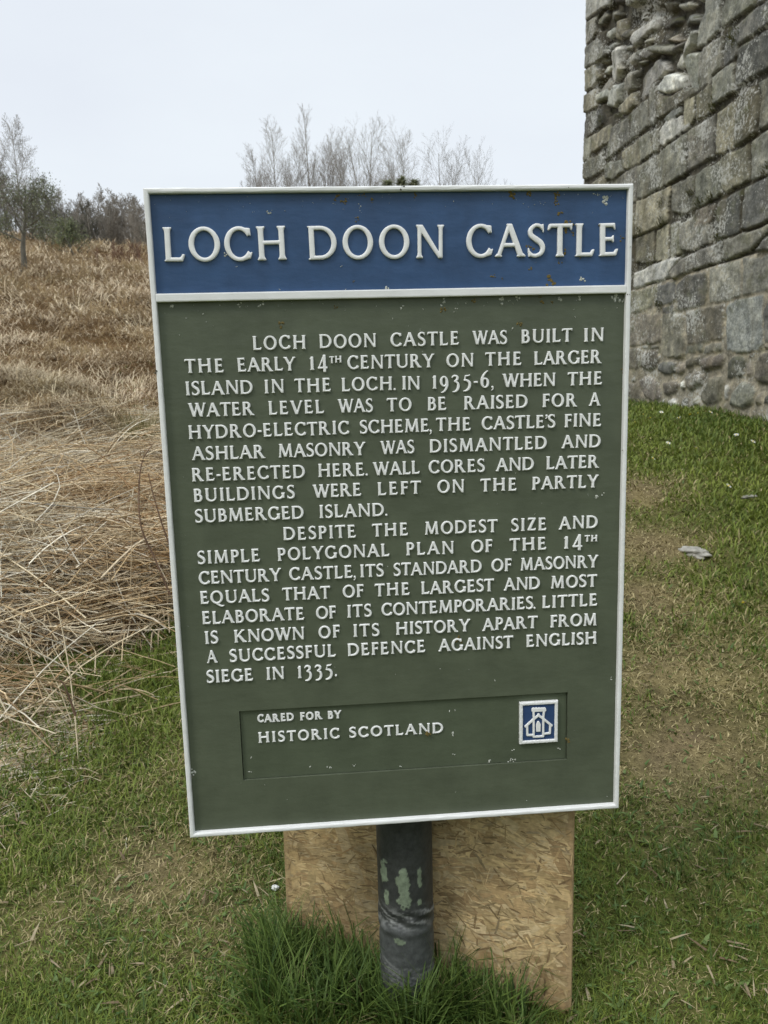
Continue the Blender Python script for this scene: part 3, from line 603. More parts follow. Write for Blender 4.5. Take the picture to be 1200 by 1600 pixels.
# the left edge is on the sight line of px x=447; the face clears the back of the post by a few millimetres
best = None
for k in np.linspace(1.5, 3.2, 600):
    L = np.array([dl[0], dl[1]]) * k / dl[1]; e = bR - L; nrm = np.array([-e[1], e[0]]) / np.hypot(*e)   # points away from the camera
    dist = (np.array([sx0, sy0]) - L) @ nrm
    if best is None or abs(dist + PR + .006) < best[0]: best = (abs(dist + PR + .006), L)
bL = best[1]; ex = bR - bL; BW = float(np.hypot(*ex)); byaw = math.atan2(ex[1], ex[0])
board = empty('strand_board', (bL[0], bL[1], gz0 - .012)); board.rotation_euler = (R(-1.0), 0, byaw)
tag(board, 'rectangle of tan oriented strand board standing on edge in the grass behind the sign post', 'board')
BH = .60
OSB = vcol_mat('strand_board', .75, 0, .22, 90)
n = OSB.node_tree; p = n.nodes['Principled BSDF']; t1 = tex(n, 'ShaderNodeTexNoise', scale=120, mapping=(.25, 1, 2.2), Detail=5); bump(n, p, t1.outputs['Fac'], .35, .003)
w_ = tex(n, 'ShaderNodeTexNoise', scale=7, mapping=(1, 1, .7), Detail=6, Roughness=.65); src_ = p.inputs['Base Color'].links[0].from_socket
n.links.new(mixc(n, 1.0, src_, ramp(n, w_.outputs['Fac'], [(.32, (.66, .63, .58)), (.62, (1.14, 1.14, 1.12))]), 'MULTIPLY'), p.inputs['Base Color'])
bm = bmesh.new(); 
for v in bmesh.ops.create_cube(bm, size=1)['verts']: v.co = Vector(((v.co.x + .5) * BW, (v.co.y + .5) * .018, (v.co.z + .5) * BH))
bmesh.ops.bevel(bm, geom=list(bm.edges), offset=.0012, segments=1, affect='EDGES')
me = bpy.data.meshes.new('board_core'); bm.to_mesh(me); bm.free()
a = me.attributes.new('Col', 'FLOAT_COLOR', 'POINT'); a.data.foreach_set('color', np.tile((.40, .29, .16, 1), len(me.vertices)).astype(np.float32))
link('board_core', me, OSB, board)
V, F, K = [], [], []; r3 = random.Random(9)
pal = [(.52, .38, .20), (.46, .32, .16), (.40, .27, .125), (.58, .44, .26), (.35, .22, .10), (.47, .33, .155), (.28, .165, .075), (.50, .36, .185)]
for i in range(4600):
    big = i < 2300
    L_ = r3.uniform(.07, .22) if big else r3.uniform(.012, .05); W_ = r3.uniform(.010, .036) if big else r3.uniform(.0018, .006)
    u_, v_ = r3.uniform(0, BW), r3.uniform(0, BH); an = r3.gauss(0.05, .4) if r3.random() < .75 else r3.uniform(-1.6, 1.6)
    if u_ > .3 and r3.random() < .5: an = r3.gauss(-.3, .5)
    nseg = 5; top, bot = [], []
    for k in range(nseg):
        s_ = (k / (nseg - 1) - .5) * L_; hw = W_ / 2 * (1 if 0 < k < nseg - 1 else r3.uniform(.1, .8)); bd = r3.uniform(-.12, .12) * W_
        top.append((s_ + r3.uniform(-.1, .1) * W_, hw + bd)); bot.append((s_ + r3.uniform(-.1, .1) * W_, -hw + bd))
    pts = top + bot[::-1]; ca, sa = math.cos(an), math.sin(an)
    pts = [(min(BW - .0008, max(.0008, u_ + a_ * ca - b_ * sa)), min(BH - .001, max(.001, v_ + a_ * sa + b_ * ca))) for a_, b_ in pts]
    if min(q_[0] for q_ in pts) <= .0008 or max(q_[0] for q_ in pts) >= BW - .0008: continue
    y_ = -.0004 - i * 4e-7 - r3.uniform(0, .0006); tl = r3.uniform(-.0005, .0005)
    c_ = np.array(pal[r3.randrange(len(pal))]) * r3.uniform(.85, 1.1)
    c_ = (c_ * .6 + np.array((.45, .325, .175)) * .4) * np.array((1.02, 1.07, 1.10)) * r3.uniform(.76, 1.16)
    if not big: c_ *= r3.choice((.6, .75, .9, 1.1, 1.15))
    b = len(V)
    for k, (a_, b_) in enumerate(pts): V.append((a_, y_ + (tl if k in (0, 9) else 0), b_)); K.append(c_ * (1 + .05 * (k % 3 - 1)))
    for k in range(nseg - 1): F.append((b + k, b + k + 1, b + 2 * nseg - 2 - k, b + 2 * nseg - 1 - k))
link('wood_strands', np_mesh('wood_strands', V, quads=F, col=np.array(K)), OSB, board)

# ------------------------------------------------------------------ grass and straw, blade by blade
def blades(P, yaw, L, W, lean, col, curl=.6, tipcol=None, tw=None):
    """curved tapering blades as one vertex soup: P (n,3) foot, yaw direction it leans to, lean from vertical"""
    n_ = len(P); dx, dy = np.cos(yaw), np.sin(yaw); sx_, sy_ = -dy, dx
    l1 = lean; l2 = lean + curl
    m1 = np.stack([dx * np.sin(l1), dy * np.sin(l1), np.cos(l1)], 1) * (L * .5)[:, None]
    m2 = np.stack([dx * np.sin(l2), dy * np.sin(l2), np.cos(l2)], 1) * (L * .5)[:, None]
    S_ = np.stack([sx_, sy_, np.zeros(n_)], 1) * (W / 2)[:, None]
    A = P + m1; T = A + m2
    V = np.stack([P - S_, P + S_, A - S_ * .8, A + S_ * .8, T], 1).reshape(-1, 3)
    b = np.arange(n_) * 5
    q_ = np.stack([b, b + 1, b + 3, b + 2], 1); t_ = np.stack([b + 2, b + 3, b + 4], 1)
    tc_ = col if tipcol is None else tipcol
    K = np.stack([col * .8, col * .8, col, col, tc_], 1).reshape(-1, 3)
    return V, q_, t_, K
def merge(parts):
    V, Q_, T_, K = [], [], [], []; b = 0
    for v, q_, t_, k in parts: V.append(v); Q_.append(q_ + b); T_.append(t_ + b); K.append(k); b += len(v)
    return np.concatenate(V), np.concatenate(Q_), np.concatenate(T_), np.concatenate(K)
def scatter(n_, r0, r1, a0, a1):
    """points evenly spread over a sector around the viewer's spot, thinning with distance"""
    r_ = np.exp(rng.uniform(math.log(r0), math.log(r1), n_)); a_ = rng.uniform(a0, a1, n_); return r_ * np.sin(a_), r_ * np.cos(a_), r_
WALLM = .06
x, y, d = scatter(520000, 1.0, 15, -.85, .85)
keep = (x + WALLM * y < 4.02) & (rng.random(len(x)) > strawm(x, y) * .93 + worn(x, y) * .2)
x, y, d = x[keep], y[keep], d[keep]
wn = worn(x, y); lush = fbm(x * 1.1 + 20, y * 1.1, 3)
edge = np.exp(-((x + WALLM * y - 3.95) / .15) ** 2)
L = (.018 + .038 * rng.random(len(x)) ** 1.5) * (.55 + .9 * lush) * (1 - .5 * wn) * np.clip(d / 2.2, 1, 1.8) + edge * .03 * rng.random(len(x))
W = (.0020 + .0022 * rng.random(len(x))) * np.clip(d / 2.0, 1, 3.4)
dry = np.clip(wn * .95 + .05 + .3 * (rng.random(len(x)) < .12) + .45 * (fbm(x * 2.3 + 8, y * 2.3, 3) - .45), 0, 1)
isd = rng.random(len(x)) < dry
lit = rng.random(len(x))
col = lerp(G1, G2, np.clip(lit * .8 + (fbm(x * .9, y * .9 + 44, 3) - .5) * .9, 0, 1.3))
col = np.where(isd[:, None], lerp(np.broadcast_to((.19, .155, .06), col.shape), np.array((.46, .385, .20)), rng.random(len(x))), col)
P = np.stack([x, y, terrain(x, y) - .004], 1)
g1 = blades(P, rng.uniform(0, 6.283, len(x)), L, W, rng.uniform(.1, 1.1, len(x)) + .35 * isd, col, .55, col * 1.15)
# longer tufts in the lawn
def tufts(cs, per, Lr, Wr, c1, c2, spread=.05, leanr=(.05, .9)):
    cx_, cy_ = np.repeat(cs[:, 0], per), np.repeat(cs[:, 1], per); n_ = len(cx_)
    a_ = rng.uniform(0, 6.283, n_); r_ = spread * np.sqrt(rng.random(n_)); x_, y_ = cx_ + r_ * np.cos(a_), cy_ + r_ * np.sin(a_)
    col_ = lerp(np.array(c1), np.array(c2), rng.random(n_)); ya = a_ + rng.normal(0, .6, n_)
    return blades(np.stack([x_, y_, terrain(x_, y_) - .006], 1), ya, rng.uniform(*Lr, n_), rng.uniform(*Wr, n_), rng.uniform(*leanr, n_), col_, rng.uniform(.2, .9, n_), col_ * 1.2)
cx_, cy_, cd_ = scatter(900, 1.1, 7, -.75, .75); k = (strawm(cx_, cy_) < .5) & (worn(cx_, cy_) < .35) & (rng.random(900) < fbm(cx_ * 1.5 + 60, cy_ * 1.5, 3) * 1.3)
g2 = tufts(np.stack([cx_[k], cy_[k]], 1), 26, (.03, .085), (.002, .0036), (.045, .085, .016), (.10, .14, .03), .045)
x, y, d = scatter(5200, 1.1, 6, -.8, .8); k = (strawm(x, y) < .3) & (fbm(x * 2 + 15, y * 2 + 3, 3) > .45); x, y = x[k], y[k]; n_ = len(x)   # broad leaves of daisy, clover and plantain
col = lerp(np.array((.055, .105, .022)), np.array((.15, .21, .06)), rng.random(n_)); g4 = blades(np.stack([x, y, terrain(x, y) + .006], 1), rng.uniform(0, 6.283, n_), rng.uniform(.014, .04, n_), rng.uniform(.006, .013, n_), rng.uniform(.7, 1.5, n_), col, .3, col)
x, y, d = scatter(1500, 1.1, 7, -.8, .8); n_ = len(x); col = lerp(np.array((.16, .11, .06)), np.array((.42, .35, .22)), rng.random(n_))   # dead leaves and bits of straw on the turf
g5 = blades(np.stack([x, y, terrain(x, y) + .012], 1), rng.uniform(0, 6.283, n_), rng.uniform(.02, .07, n_), rng.uniform(.002, .009, n_), rng.uniform(1.3, 1.6, n_), col, .1, col)
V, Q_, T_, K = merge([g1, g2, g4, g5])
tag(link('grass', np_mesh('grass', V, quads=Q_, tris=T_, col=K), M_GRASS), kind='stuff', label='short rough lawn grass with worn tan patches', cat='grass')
# rank dark grass round the foot of the post and the board
pts = []
while len(pts) < 105:
    u_ = rng.uniform(-.06, 1.0); s_ = rng.normal(0, .095) - .08
    px_ = bL + ex * u_; nrm = np.array([-ex[1], ex[0]]) / BW; q_ = px_ + nrm * s_
    if s_ > -.008 and s_ < .03: continue
    if np.hypot(q_[0] - sx0, q_[1] - sy0) < PR + .015: continue
    if u_ > .88 or (u_ > .62 and rng.random() < .45): continue
    pts.append(q_)
for a_ in np.linspace(math.pi, 2 * math.pi, 20): pts.append(np.array([sx0 + (PR + .035) * math.cos(a_), sy0 + (PR + .035) * math.sin(a_)]))
pts = np.array(pts)
g3 = tufts(pts, 20, (.06, .16), (.0036, .0068), (.034, .07, .014), (.14, .205, .045), .05, (.03, .8))
g3b = tufts(pts[::2], 8, (.14, .25), (.003, .005), (.036, .072, .016), (.14, .20, .045), .04, (.0, .5))
out_ = pts + rng.normal(0, .13, pts.shape) + nrm * -.06; out_ = out_[(out_ - bL) @ nrm < -.02][::2]
g3c = tufts(out_, 12, (.04, .10), (.0025, .0045), (.040, .080, .014), (.13, .19, .035), .06, (.1, 1.0))
g3d = tufts(pts[::2], 3, (.06, .16), (.002, .004), (.22, .17, .08), (.42, .36, .2), .06, (.2, 1.2))
V, Q_, T_, K = merge([g3, g3b, g3c, g3d])
tag(link('long_grass', np_mesh('long_grass', V, quads=Q_, tris=T_, col=K), M_GRASS), kind='stuff', label='rank dark green grass grown up around the foot of the post', cat='grass')

def tubes(P, sides=3):
    """P (n,k,4): k points with radius -> thin tubes"""
    n_, k_, _ = P.shape; c_ = P[:, :, :3]; r_ = P[:, :, 3]
    T = np.gradient(c_, axis=1); T /= np.linalg.norm(T, axis=2, keepdims=True) + 1e-9
    ref = np.where(np.abs(T[..., 2:3]) > .9, np.array((1., 0, 0)), np.array((0, 0, 1.))); A = np.cross(T, ref); A /= np.linalg.norm(A, axis=2, keepdims=True) + 1e-9; B = np.cross(T, A)
    ph = np.arange(sides) * 2 * math.pi / sides
    V = c_[:, :, None] + r_[:, :, None, None] * (np.cos(ph)[None, None, :, None] * A[:, :, None] + np.sin(ph)[None, None, :, None] * B[:, :, None])
    base = (np.arange(n_) * k_ * sides)[:, None, None]; i_ = np.arange(k_ - 1)[None, :, None] * sides; j_ = np.arange(sides)[None, None, :]
    a_ = base + i_ + j_; b_ = base + i_ + (j_ + 1) % sides
    return V.reshape(-1, 3), np.stack([a_, b_, b_ + sides, a_ + sides], -1).reshape(-1, 4)
def stalks(x, y, L, r_, yaw, lift, rise, col, k=5, bend=.25):
    n_ = len(x); t = np.linspace(-.5, .5, k); ca, sa = np.cos(yaw), np.sin(yaw); bw = rng.normal(0, bend, n_) * L
    X = x[:, None] + ca[:, None] * L[:, None] * t - sa[:, None] * bw[:, None] * (t * t)
    Y = y[:, None] + sa[:, None] * L[:, None] * t + ca[:, None] * bw[:, None] * (t * t)
    z0 = terrain(X, Y); Z = z0 + lift[:, None] + rise[:, None] * L[:, None] * (t + .5) - rng.random(n_)[:, None] * .3 * L[:, None] * t * t
    Z = np.maximum(Z, z0 + .004); P = np.stack([X, Y, Z, np.broadcast_to(r_[:, None], X.shape) * np.linspace(1, .75, k)], -1)
    V, q_ = tubes(P); K = np.repeat(col, k * 3, 0); return V, q_, np.zeros((0, 3), int), K
def in_straw(n_, r0, r1, a0, a1):
    x, y, d = scatter(n_, r0, r1, a0, a1); k = rng.random(n_) < strawm(x, y); return x[k], y[k], d[k]
SP = np.array([(.66, .57, .40), (.56, .45, .28), (.46, .34, .19), (.70, .64, .51), (.34, .23, .12), (.60, .50, .33)])
parts = []
x, y, d = in_straw(40000, 2.4, 9.5, -.85, -.1); n_ = len(x)      # broken pale rush stalks lying crosswise
ci = SP[rng.integers(0, 6, n_)] * np.clip(rng.normal(.95, .25, n_), .35, 1.35)[:, None]
pile = smoothstep(2.9, 4.2, y) * (1 - .45 * smoothstep(6.5, 9, y)); cl_ = fbm(x * 1.6 + 5, y * 1.6 + 2, 3); pile = pile * (.25 + 1.9 * smoothstep(.3, .7, cl_)); tint = fbm(x * 1.1 + 50, y * 1.1, 3); ci = lerp(ci, ci * np.array((.84, .73, .60)), smoothstep(.5, .68, tint))
yaw = np.where(rng.random(n_) < .5, rng.normal(.05 + 2.2 * (fbm(x * .9, y * .9, 2) - .5), .4, n_), rng.uniform(0, math.pi, n_))
Ls = rng.uniform(.12, .8, n_) * (.35 + .65 * np.minimum(pile, 1))
parts.append(stalks(x, y, Ls, np.minimum(np.exp(rng.normal(-5.92, .42, n_)), .0062) * (.6 + .4 * np.minimum(pile, 1)), yaw, rng.random(n_) ** 1.3 * .20 * pile + .004, rng.normal(0, .16, n_) * np.minimum(pile, 1.2), ci))
x, y, d = in_straw(2100, 3.2, 8, -.85, -.1); n_ = len(x)         # stalks still standing or leaning
parts.append(stalks(x, y, rng.uniform(.25, .6, n_), rng.uniform(.002, .0052, n_), rng.uniform(0, 6.28, n_), np.full(n_, .02), rng.uniform(.15, .85, n_), SP[rng.integers(0, 6, n_)] * .95))
x, y, d = scatter(24000, 2.0, 4.2, -.75, -.12); k = rng.random(24000) < np.clip(strawm(x, y - .0) * .5 + smoothstep(.25, -.5, x + 1.0) * smoothstep(2.0, 2.9, y) * .35 * (fbm(x * 2.5, y * 2.5 + 9, 3) > .5), 0, 1); x, y, d = x[k], y[k], d[k]; n_ = len(x)         # chopped litter at the edge of the lawn
parts.append(stalks(x, y, rng.uniform(.02, .12, n_), rng.uniform(.0009, .002, n_), rng.uniform(0, 3.14, n_), rng.random(n_) * .03, rng.normal(0, .1, n_), SP[rng.integers(0, 6, n_)] * rng.uniform(.7, 1.1, n_)[:, None], 3))
# a few long stalks lying out over the lawn
lx = np.array([-1.15, -1.02, -.98, -1.1, -.9, -1.2, -1.3, -.95]); ly = np.array([3.9, 3.75, 3.6, 3.35, 3.5, 3.3, 3.1, 3.15]); n_ = len(lx)
parts.append(stalks(lx, ly, rng.uniform(.35, .9, n_), np.full(n_, .004), rng.normal(.35, .3, n_), np.full(n_, .02), np.full(n_, .03), SP[rng.integers(0, 3, n_)] * .7))
x, y, d = in_straw(26000, 3.7, 9.5, -.85, -.1); n_ = len(x); cl_ = fbm(x * 1.6 + 5, y * 1.6 + 2, 3)      # bent withered leaves matted among the stalks
cc = lerp(np.array((.16, .105, .055)), np.array((.50, .41, .27)), np.clip(rng.random(n_) * 1.1 - .1, 0, 1)); lf = blades(np.stack([x, y, terrain(x, y) + .16 * smoothstep(.3, .7, cl_) * rng.random(n_)], 1), (fbm(x * .9 + 90, y * .9, 2) - .5) * 12 + rng.normal(0, .9, n_), rng.uniform(.08, .32, n_), rng.uniform(.003, .009, n_), rng.uniform(.6, 1.7, n_), cc, rng.uniform(.1, 1.2, n_), cc)
parts.append(lf)
V, Q_, T_, K = merge(parts)
tag(link('dead_rushes', np_mesh('dead_rushes', V, quads=Q_, tris=T_, col=K), M_STRAW), kind='stuff', label='tangled mat of broken pale dead rush stalks', cat='dead rushes')
x, y, d = in_straw(330000, 5.2, 46, -.85, .2); n_ = len(x)        # matted tawny hill grass behind
clump = fbm(x * .8 + 31, y * .8, 4); cl2 = fbm(x * 2.2 + 5, y * 2.2, 3)
HG = lerp(np.broadcast_to((.35, .265, .165), (n_, 3)), np.array((.74, .63, .435)), np.clip((cl2 - .25) * 1.2 + rng.normal(0, .33, n_), 0, 1))
HG = lerp(HG, np.array((.31, .225, .145)), smoothstep(.52, .75, fbm(x * .35 + 12, y * .8 + 3, 4)) * .55)
HG = lerp(HG, np.array((.20, .19, .08)), smoothstep(.6, .78, fbm(x * .5 + 2, y * .9 + 73, 3)) * .25)
L = rng.uniform(.12, .45, n_) * (.4 + 1.1 * clump) * np.clip(d / 14, .8, 1.15); W = rng.uniform(.003, .007, n_) * np.clip(d / 6, 1, 4)
yaw = (fbm(x * .9 + 90, y * .9, 2) - .5) * 12 + rng.normal(0, 1.1, n_)
P = np.stack([x, y, terrain(x, y) - .01 + smoothstep(.4, .75, fbm(x * 1.3 + 8, y * 1.3, 4)) * .28 * smoothstep(5, 9, d)], 1)
hg = blades(P, yaw, L, W, np.clip(rng.normal(1.2, .33, n_), .1, 1.65), HG, rng.uniform(.1, .9, n_), HG * 1.12)
tag(link('hill_grass', np_mesh('hill_grass', *[hg[i] for i in (0,)], quads=hg[1], tris=hg[2], col=hg[3]), M_STRAW), kind='stuff', label='tawny withered grass covering the hillside', cat='dry grass')
#@@REST
# ------------------------------------------------------------------ castle: curtain wall of ashlar over boulder footings, facing robbed near the corner
WD = np.array([-.06, 1.0, 0]) / math.hypot(.06, 1); WU = -WD; WN = np.array([-1, -.06, 0]) / math.hypot(.06, 1)
def wall_pt(px, py):
    d = ray(px, py); t = 4 / (d[0] + .06 * d[1]); return d * t
WO = wall_pt(911, 290); WO = np.array([WO[0], WO[1], 0])
def wuv(px, py): P = wall_pt(px, py); return (P - WO) @ WU, P[2] + EYE
ZM = {1: (900, 0, 4), 2: (900, 130, 4), 3: (900, 260, 4), 4: (960, 390, 5), 5: (960, 510, 5)}
#   view, class (a ashlar, r rubble, p plinth, b boulder), tone, corners
STONES = '''
1 a l 40,-60 215,-60 205,25 120,70 40,140
1 a g 40,150 125,95 120,200 100,245 40,300
1 a g 40,310 130,240 200,330 150,370 40,440
1 a o 40,450 120,400 150,480 110,530 40,590
1 r g 125,110 165,55 175,95 150,160 125,165
1 r g 180,60 250,70 270,90 200,140 175,110
1 r o 200,240 255,130 275,115 280,240 240,260
1 r g 280,230 300,180 335,175 330,230 290,255
1 r l 175,240 185,190 210,160 215,200 190,250
1 r l 325,270 345,190 400,120 440,90 440,190 400,210 345,305
1 r d 450,95 550,100 560,130 545,160 450,190
1 r l 575,125 610,90 690,80 740,100 740,140 600,165 575,165
1 r g 305,-30 370,-30 360,15 310,55
1 r g 460,10 545,5 560,30 500,80 470,85
1 r l 545,50 560,20 625,5 670,35 620,60 550,75
1 r l 700,-30 740,-30 730,5 705,25
1 r l 735,45 760,5 800,5 795,45 750,60
1 r d 610,190 690,165 685,215 640,235 605,220
1 r d 695,180 750,155 740,185 700,205
1 r b 490,250 560,210 610,250 600,275 520,265
1 r g 480,280 600,280 615,310 560,345 490,345
1 r d 405,345 430,290 475,275 480,340 440,380 410,385
1 r g 400,260 425,230 440,250 415,285
1 r l 300,410 310,350 355,310 355,370 320,420
1 r g 360,360 375,305 395,345 375,370
1 r l 200,350 215,310 265,280 280,300 280,440 225,520 200,510
1 r l 170,290 205,255 230,280 185,325
1 r g 140,380 160,350 185,365 170,395 140,405
1 r l 150,455 170,405 200,405 190,450 160,475
1 r l 105,440 120,380 135,390 140,440 115,450
1 r l 265,285 300,275 320,300 285,320
1 r g 350,410 380,380 410,385 400,405 360,420
1 r l 360,490 400,440 480,360 540,380 560,440 520,490 450,545 440,600 365,640
1 r l 560,430 640,310 755,170 765,190 740,290 665,350 650,420 600,440
1 r l 660,380 690,330 765,315 760,335 745,480 740,585 665,595 660,470
1 r w 500,535 560,460 635,450 655,490 650,560 545,600 505,585
1 r g 265,570 280,470 330,440 370,440 350,560 300,590
1 r l 205,580 225,525 265,510 260,560 230,600 205,600
1 r g 115,560 180,480 200,500 200,560 140,600
1 r d 250,-40 300,-40 290,20 240,30
1 r d 380,20 450,-30 455,40 400,80
1 r d 560,300 640,240 640,280 580,340
1 a l 740,300 770,150 800,80 810,-80 915,-80 895,50 890,185 790,285
1 a g 895,175 900,55 945,-80 1110,-80 1110,35 1060,60
1 a g 750,570 750,370 790,300 915,225 905,420 845,470 840,515
1 a k 910,415 920,225 1060,95 1230,-20 1230,130 1000,280 990,350 930,415
1 a k 1000,310 1230,165 1230,410 1060,500 1010,545 990,540
1 a k 1120,20 1230,-80 1230,-40 1120,40
2 a g 848,-30 980,-135 995,-110 990,20 1005,40 870,135 850,130
2 a o 745,215 750,75 840,0 855,160 860,170 790,215 745,240
2 a o 665,170 668,115 740,75 735,210 710,260 670,290
2 a o 495,225 500,60 560,95 655,40 740,0 740,65 600,170
2 a g 455,260 450,25 500,-10 495,225 480,260
2 a g 330,360 335,185 445,90 450,265 410,300
2 a g 175,490 220,280 325,205 330,360 280,400
2 a o 95,435 100,330 215,250 220,340 200,365
2 a k 35,350 60,180 160,160 165,250 50,345
2 a o 35,195 40,90 120,30 125,140 80,170
2 a g 35,490 35,350 90,330 90,440 80,475
2 r l 125,130 130,60 180,20 200,40 190,90
2 r l 165,150 180,80 225,0 265,0 245,120 210,160
2 r o 240,190 245,140 350,45 355,140 300,195 260,200
2 a l 545,240 560,200 655,140 660,180 590,240
2 a l 520,300 545,255 660,200 665,260 690,240 715,240 710,270 540,390 520,380
2 a g 465,300 515,275 515,385 510,420 480,430
2 a g 395,495 390,345 460,295 475,430
2 a o 285,430 390,345 392,500 310,540 290,530
2 a g 180,540 200,500 285,480 300,545 230,600 180,600
2 a g 35,600 35,500 90,470 150,440 170,480 175,530 90,590
2 a o 60,650 120,600 175,570 178,640 60,700
2 a g 525,430 690,305 690,555 650,590 525,660
2 a g 690,300 870,190 860,450 840,460 690,550
2 a o 865,440 880,190 990,110 980,405 900,440
2 a o 980,400 1000,100 1110,15 1145,50 1130,300
2 a g 1135,290 1150,80 1130,0 1230,-50 1230,240 1160,290
3 a o 905,145 905,-55 1075,-150 1080,80 930,165
3 a g 1085,90 1085,-160 1230,-245 1230,40
3 a g 375,200 375,5 520,-85 518,130 410,200
3 a g 205,95 375,-10 370,210 205,300
3 a g 60,180 200,95 200,300 60,400
3 a g 735,255 740,45 900,-45 905,170 850,205 760,255
3 a g 600,120 735,50 735,250 680,295 595,285
3 a o 370,430 370,215 410,205 585,120 590,150 565,350 480,390 390,430
3 a o 150,520 150,340 365,225 365,430
3 a k 855,460 880,220 1025,145 1015,405 900,455
3 a k 1025,400 1040,140 1230,50 1230,330
3 a b 735,385 740,280 855,225 860,250 845,330 770,380
3 a g 650,530 650,360 735,300 740,380 840,350 850,460 720,530
3 a o 365,600 365,450 480,400 485,600
3 a o 490,595 490,400 570,360 578,585
3 a o 580,585 580,360 645,340 645,545
4 p w 145,185 300,115 420,70 520,60 435,190 425,225 150,310
4 p g 440,190 530,65 860,-85 830,92 735,125 560,190 460,235
4 p g 835,90 865,-85 1235,-215 1235,-170 1110,-40 1060,10 900,80
4 p k 1090,20 1150,-60 1240,-140 1240,0
4 a g 735,410 740,150 985,80 990,360 800,405
4 a g 995,360 1000,70 1150,70 1235,0 1235,320
4 a k 490,465 490,280 560,200 720,175 725,310 700,430 520,470
4 a k 305,440 345,280 480,250 485,380 440,420
4 a o 100,500 100,335 335,285 300,440 170,490
5 a b 100,150 100,-95 365,-100 355,110 280,135
4 a k 370,500 370,460 460,425 465,495
5 a b 365,230 365,-90 440,-100 545,-90 550,130 540,235 440,245
5 a b 565,140 560,-110 700,-140 860,-180 850,100 760,110 700,125
5 a u 870,190 870,-160 900,-190 1160,-240 1160,140 1130,190 960,205
5 a k 1160,140 1165,-100 1235,-250 1235,110
5 a g 545,215 560,150 690,130 680,195
5 a g 685,210 700,150 840,125 840,195 760,205
5 b b 100,330 100,160 210,160 215,320 160,350
5 b b 215,330 225,200 330,180 350,240 330,330 270,360
5 b w 215,150 260,150 265,180 215,185
5 b g 270,150 340,135 345,165 290,185
5 b k 330,350 340,285 400,265 490,270 485,360 400,395
5 b b 470,380 490,280 550,270 560,340 510,390
5 b b 550,330 555,260 620,230 670,235 670,310
5 b b 670,320 675,240 850,210 865,250 840,320 710,360
5 b g 870,410 880,280 930,220 1010,215 1030,260 1010,400 900,420
5 b b 1015,405 1020,290 1060,270 1075,300 1075,395
5 b b 1080,400 1100,270 1140,200 1240,190 1240,480 1120,450
5 b b 1010,220 1110,200 1120,220 1060,260
5 b b 1150,180 1165,140 1200,140 1200,185
5 b b 200,480 180,420 260,380 350,430 370,560 310,605 240,560
5 b b 380,530 370,440 480,420 520,450 480,530 410,550
5 b w 515,490 525,420 545,405 555,480 530,500
5 b b 555,480 550,380 650,340 700,390 680,460 600,510
5 b o 670,590 680,500 740,390 840,380 855,430 840,580 720,630
5 b w 850,580 855,460 890,450 905,480 890,570
5 b g 890,620 920,500 990,430 1070,440 1110,500 1080,620 1000,650
5 b b 1090,620 1110,520 1160,500 1150,600
5 b k 1150,610 1160,540 1230,510 1230,610
5 b w 405,660 420,570 470,550 500,610 440,690
5 b g 510,640 540,560 580,550 580,670 520,670
5 b g 340,690 360,600 390,550 395,690
5 b o 610,640 620,560 660,530 665,620
5 b w 130,420 160,380 160,430 130,440
5 b g 845,650 850,585 885,585 870,650
5 b b 60,620 60,460 180,430 240,560 240,640
'''
TONE = {'g': (.225, .22, .19), 'l': (.38, .38, .35), 'd': (.11, .105, .095), 'k': (.15, .148, .138), 'o': (.265, .25, .195), 'b': (.205, .185, .155), 'w': (.46, .46, .43), 'u': (.25, .255, .245)}
def shrink(cl, P):
    P = np.array(P); c = P.mean(0); k = .011 if cl == 'a' else .005
    return np.stack([P[:, 0] - np.clip((P[:, 0] - c[0]) * 3, -k, k), P[:, 1]], 1)
ST = []
for ln in STONES.strip().splitlines():
    a_ = ln.split(); ox, oy, s_ = ZM[int(a_[0])]
    ST.append((a_[1], a_[2], shrink(a_[1], [wuv(float(p_.split(',')[0]) / s_ + ox, float(p_.split(',')[1]) / s_ + oy) for p_ in a_[3:]])))
U1, V1 = min(wuv(1200, 0)[0], wuv(1200, 640)[0]), min(wuv(1000, 0)[1], wuv(1200, 0)[1])
r5 = random.Random(14)
def courses(u0, u1, v0, v1, skip=None):
    res = []; v = v0
    while v < v1:
        h = r5.uniform(.34, .52); u = u0 - r5.uniform(0, .5)
        while u < u1:
            w_ = r5.uniform(.4, .95)
            a_, b_ = max(u, u0), min(u + w_, u1)
            if b_ - a_ > .12 and not (skip and skip(a_, b_, v, v + h)):
                j = lambda: r5.uniform(-.012, .012)
                res.append(('a', r5.choice('gggokkl'), np.array([(a_ + .008 + j(), v + .008 + j()), (b_ - .008 + j(), v + .008 + j()), (b_ - .008 + j(), v + h - .008 + j()), (a_ + .008 + j(), v + h - .008 + j())])))
            u += w_
        v += h
    return res
def seen(a_, b_, c_, d_):
    """true where the stones traced from the photograph already stand"""
    for f in (a_, (a_ + b_) / 2, b_):
        for g in (c_, (c_ + d_) / 2, d_):
            P = WO + WU * f + np.array((0, 0, g - EYE)); dd = P @ _f; px_, py_ = 600 + FPX * (P @ _r) / dd, 800 - FPX * (P @ _u) / dd
            if dd > 0 and px_ < 1201 and py_ > -12: return True
    return False
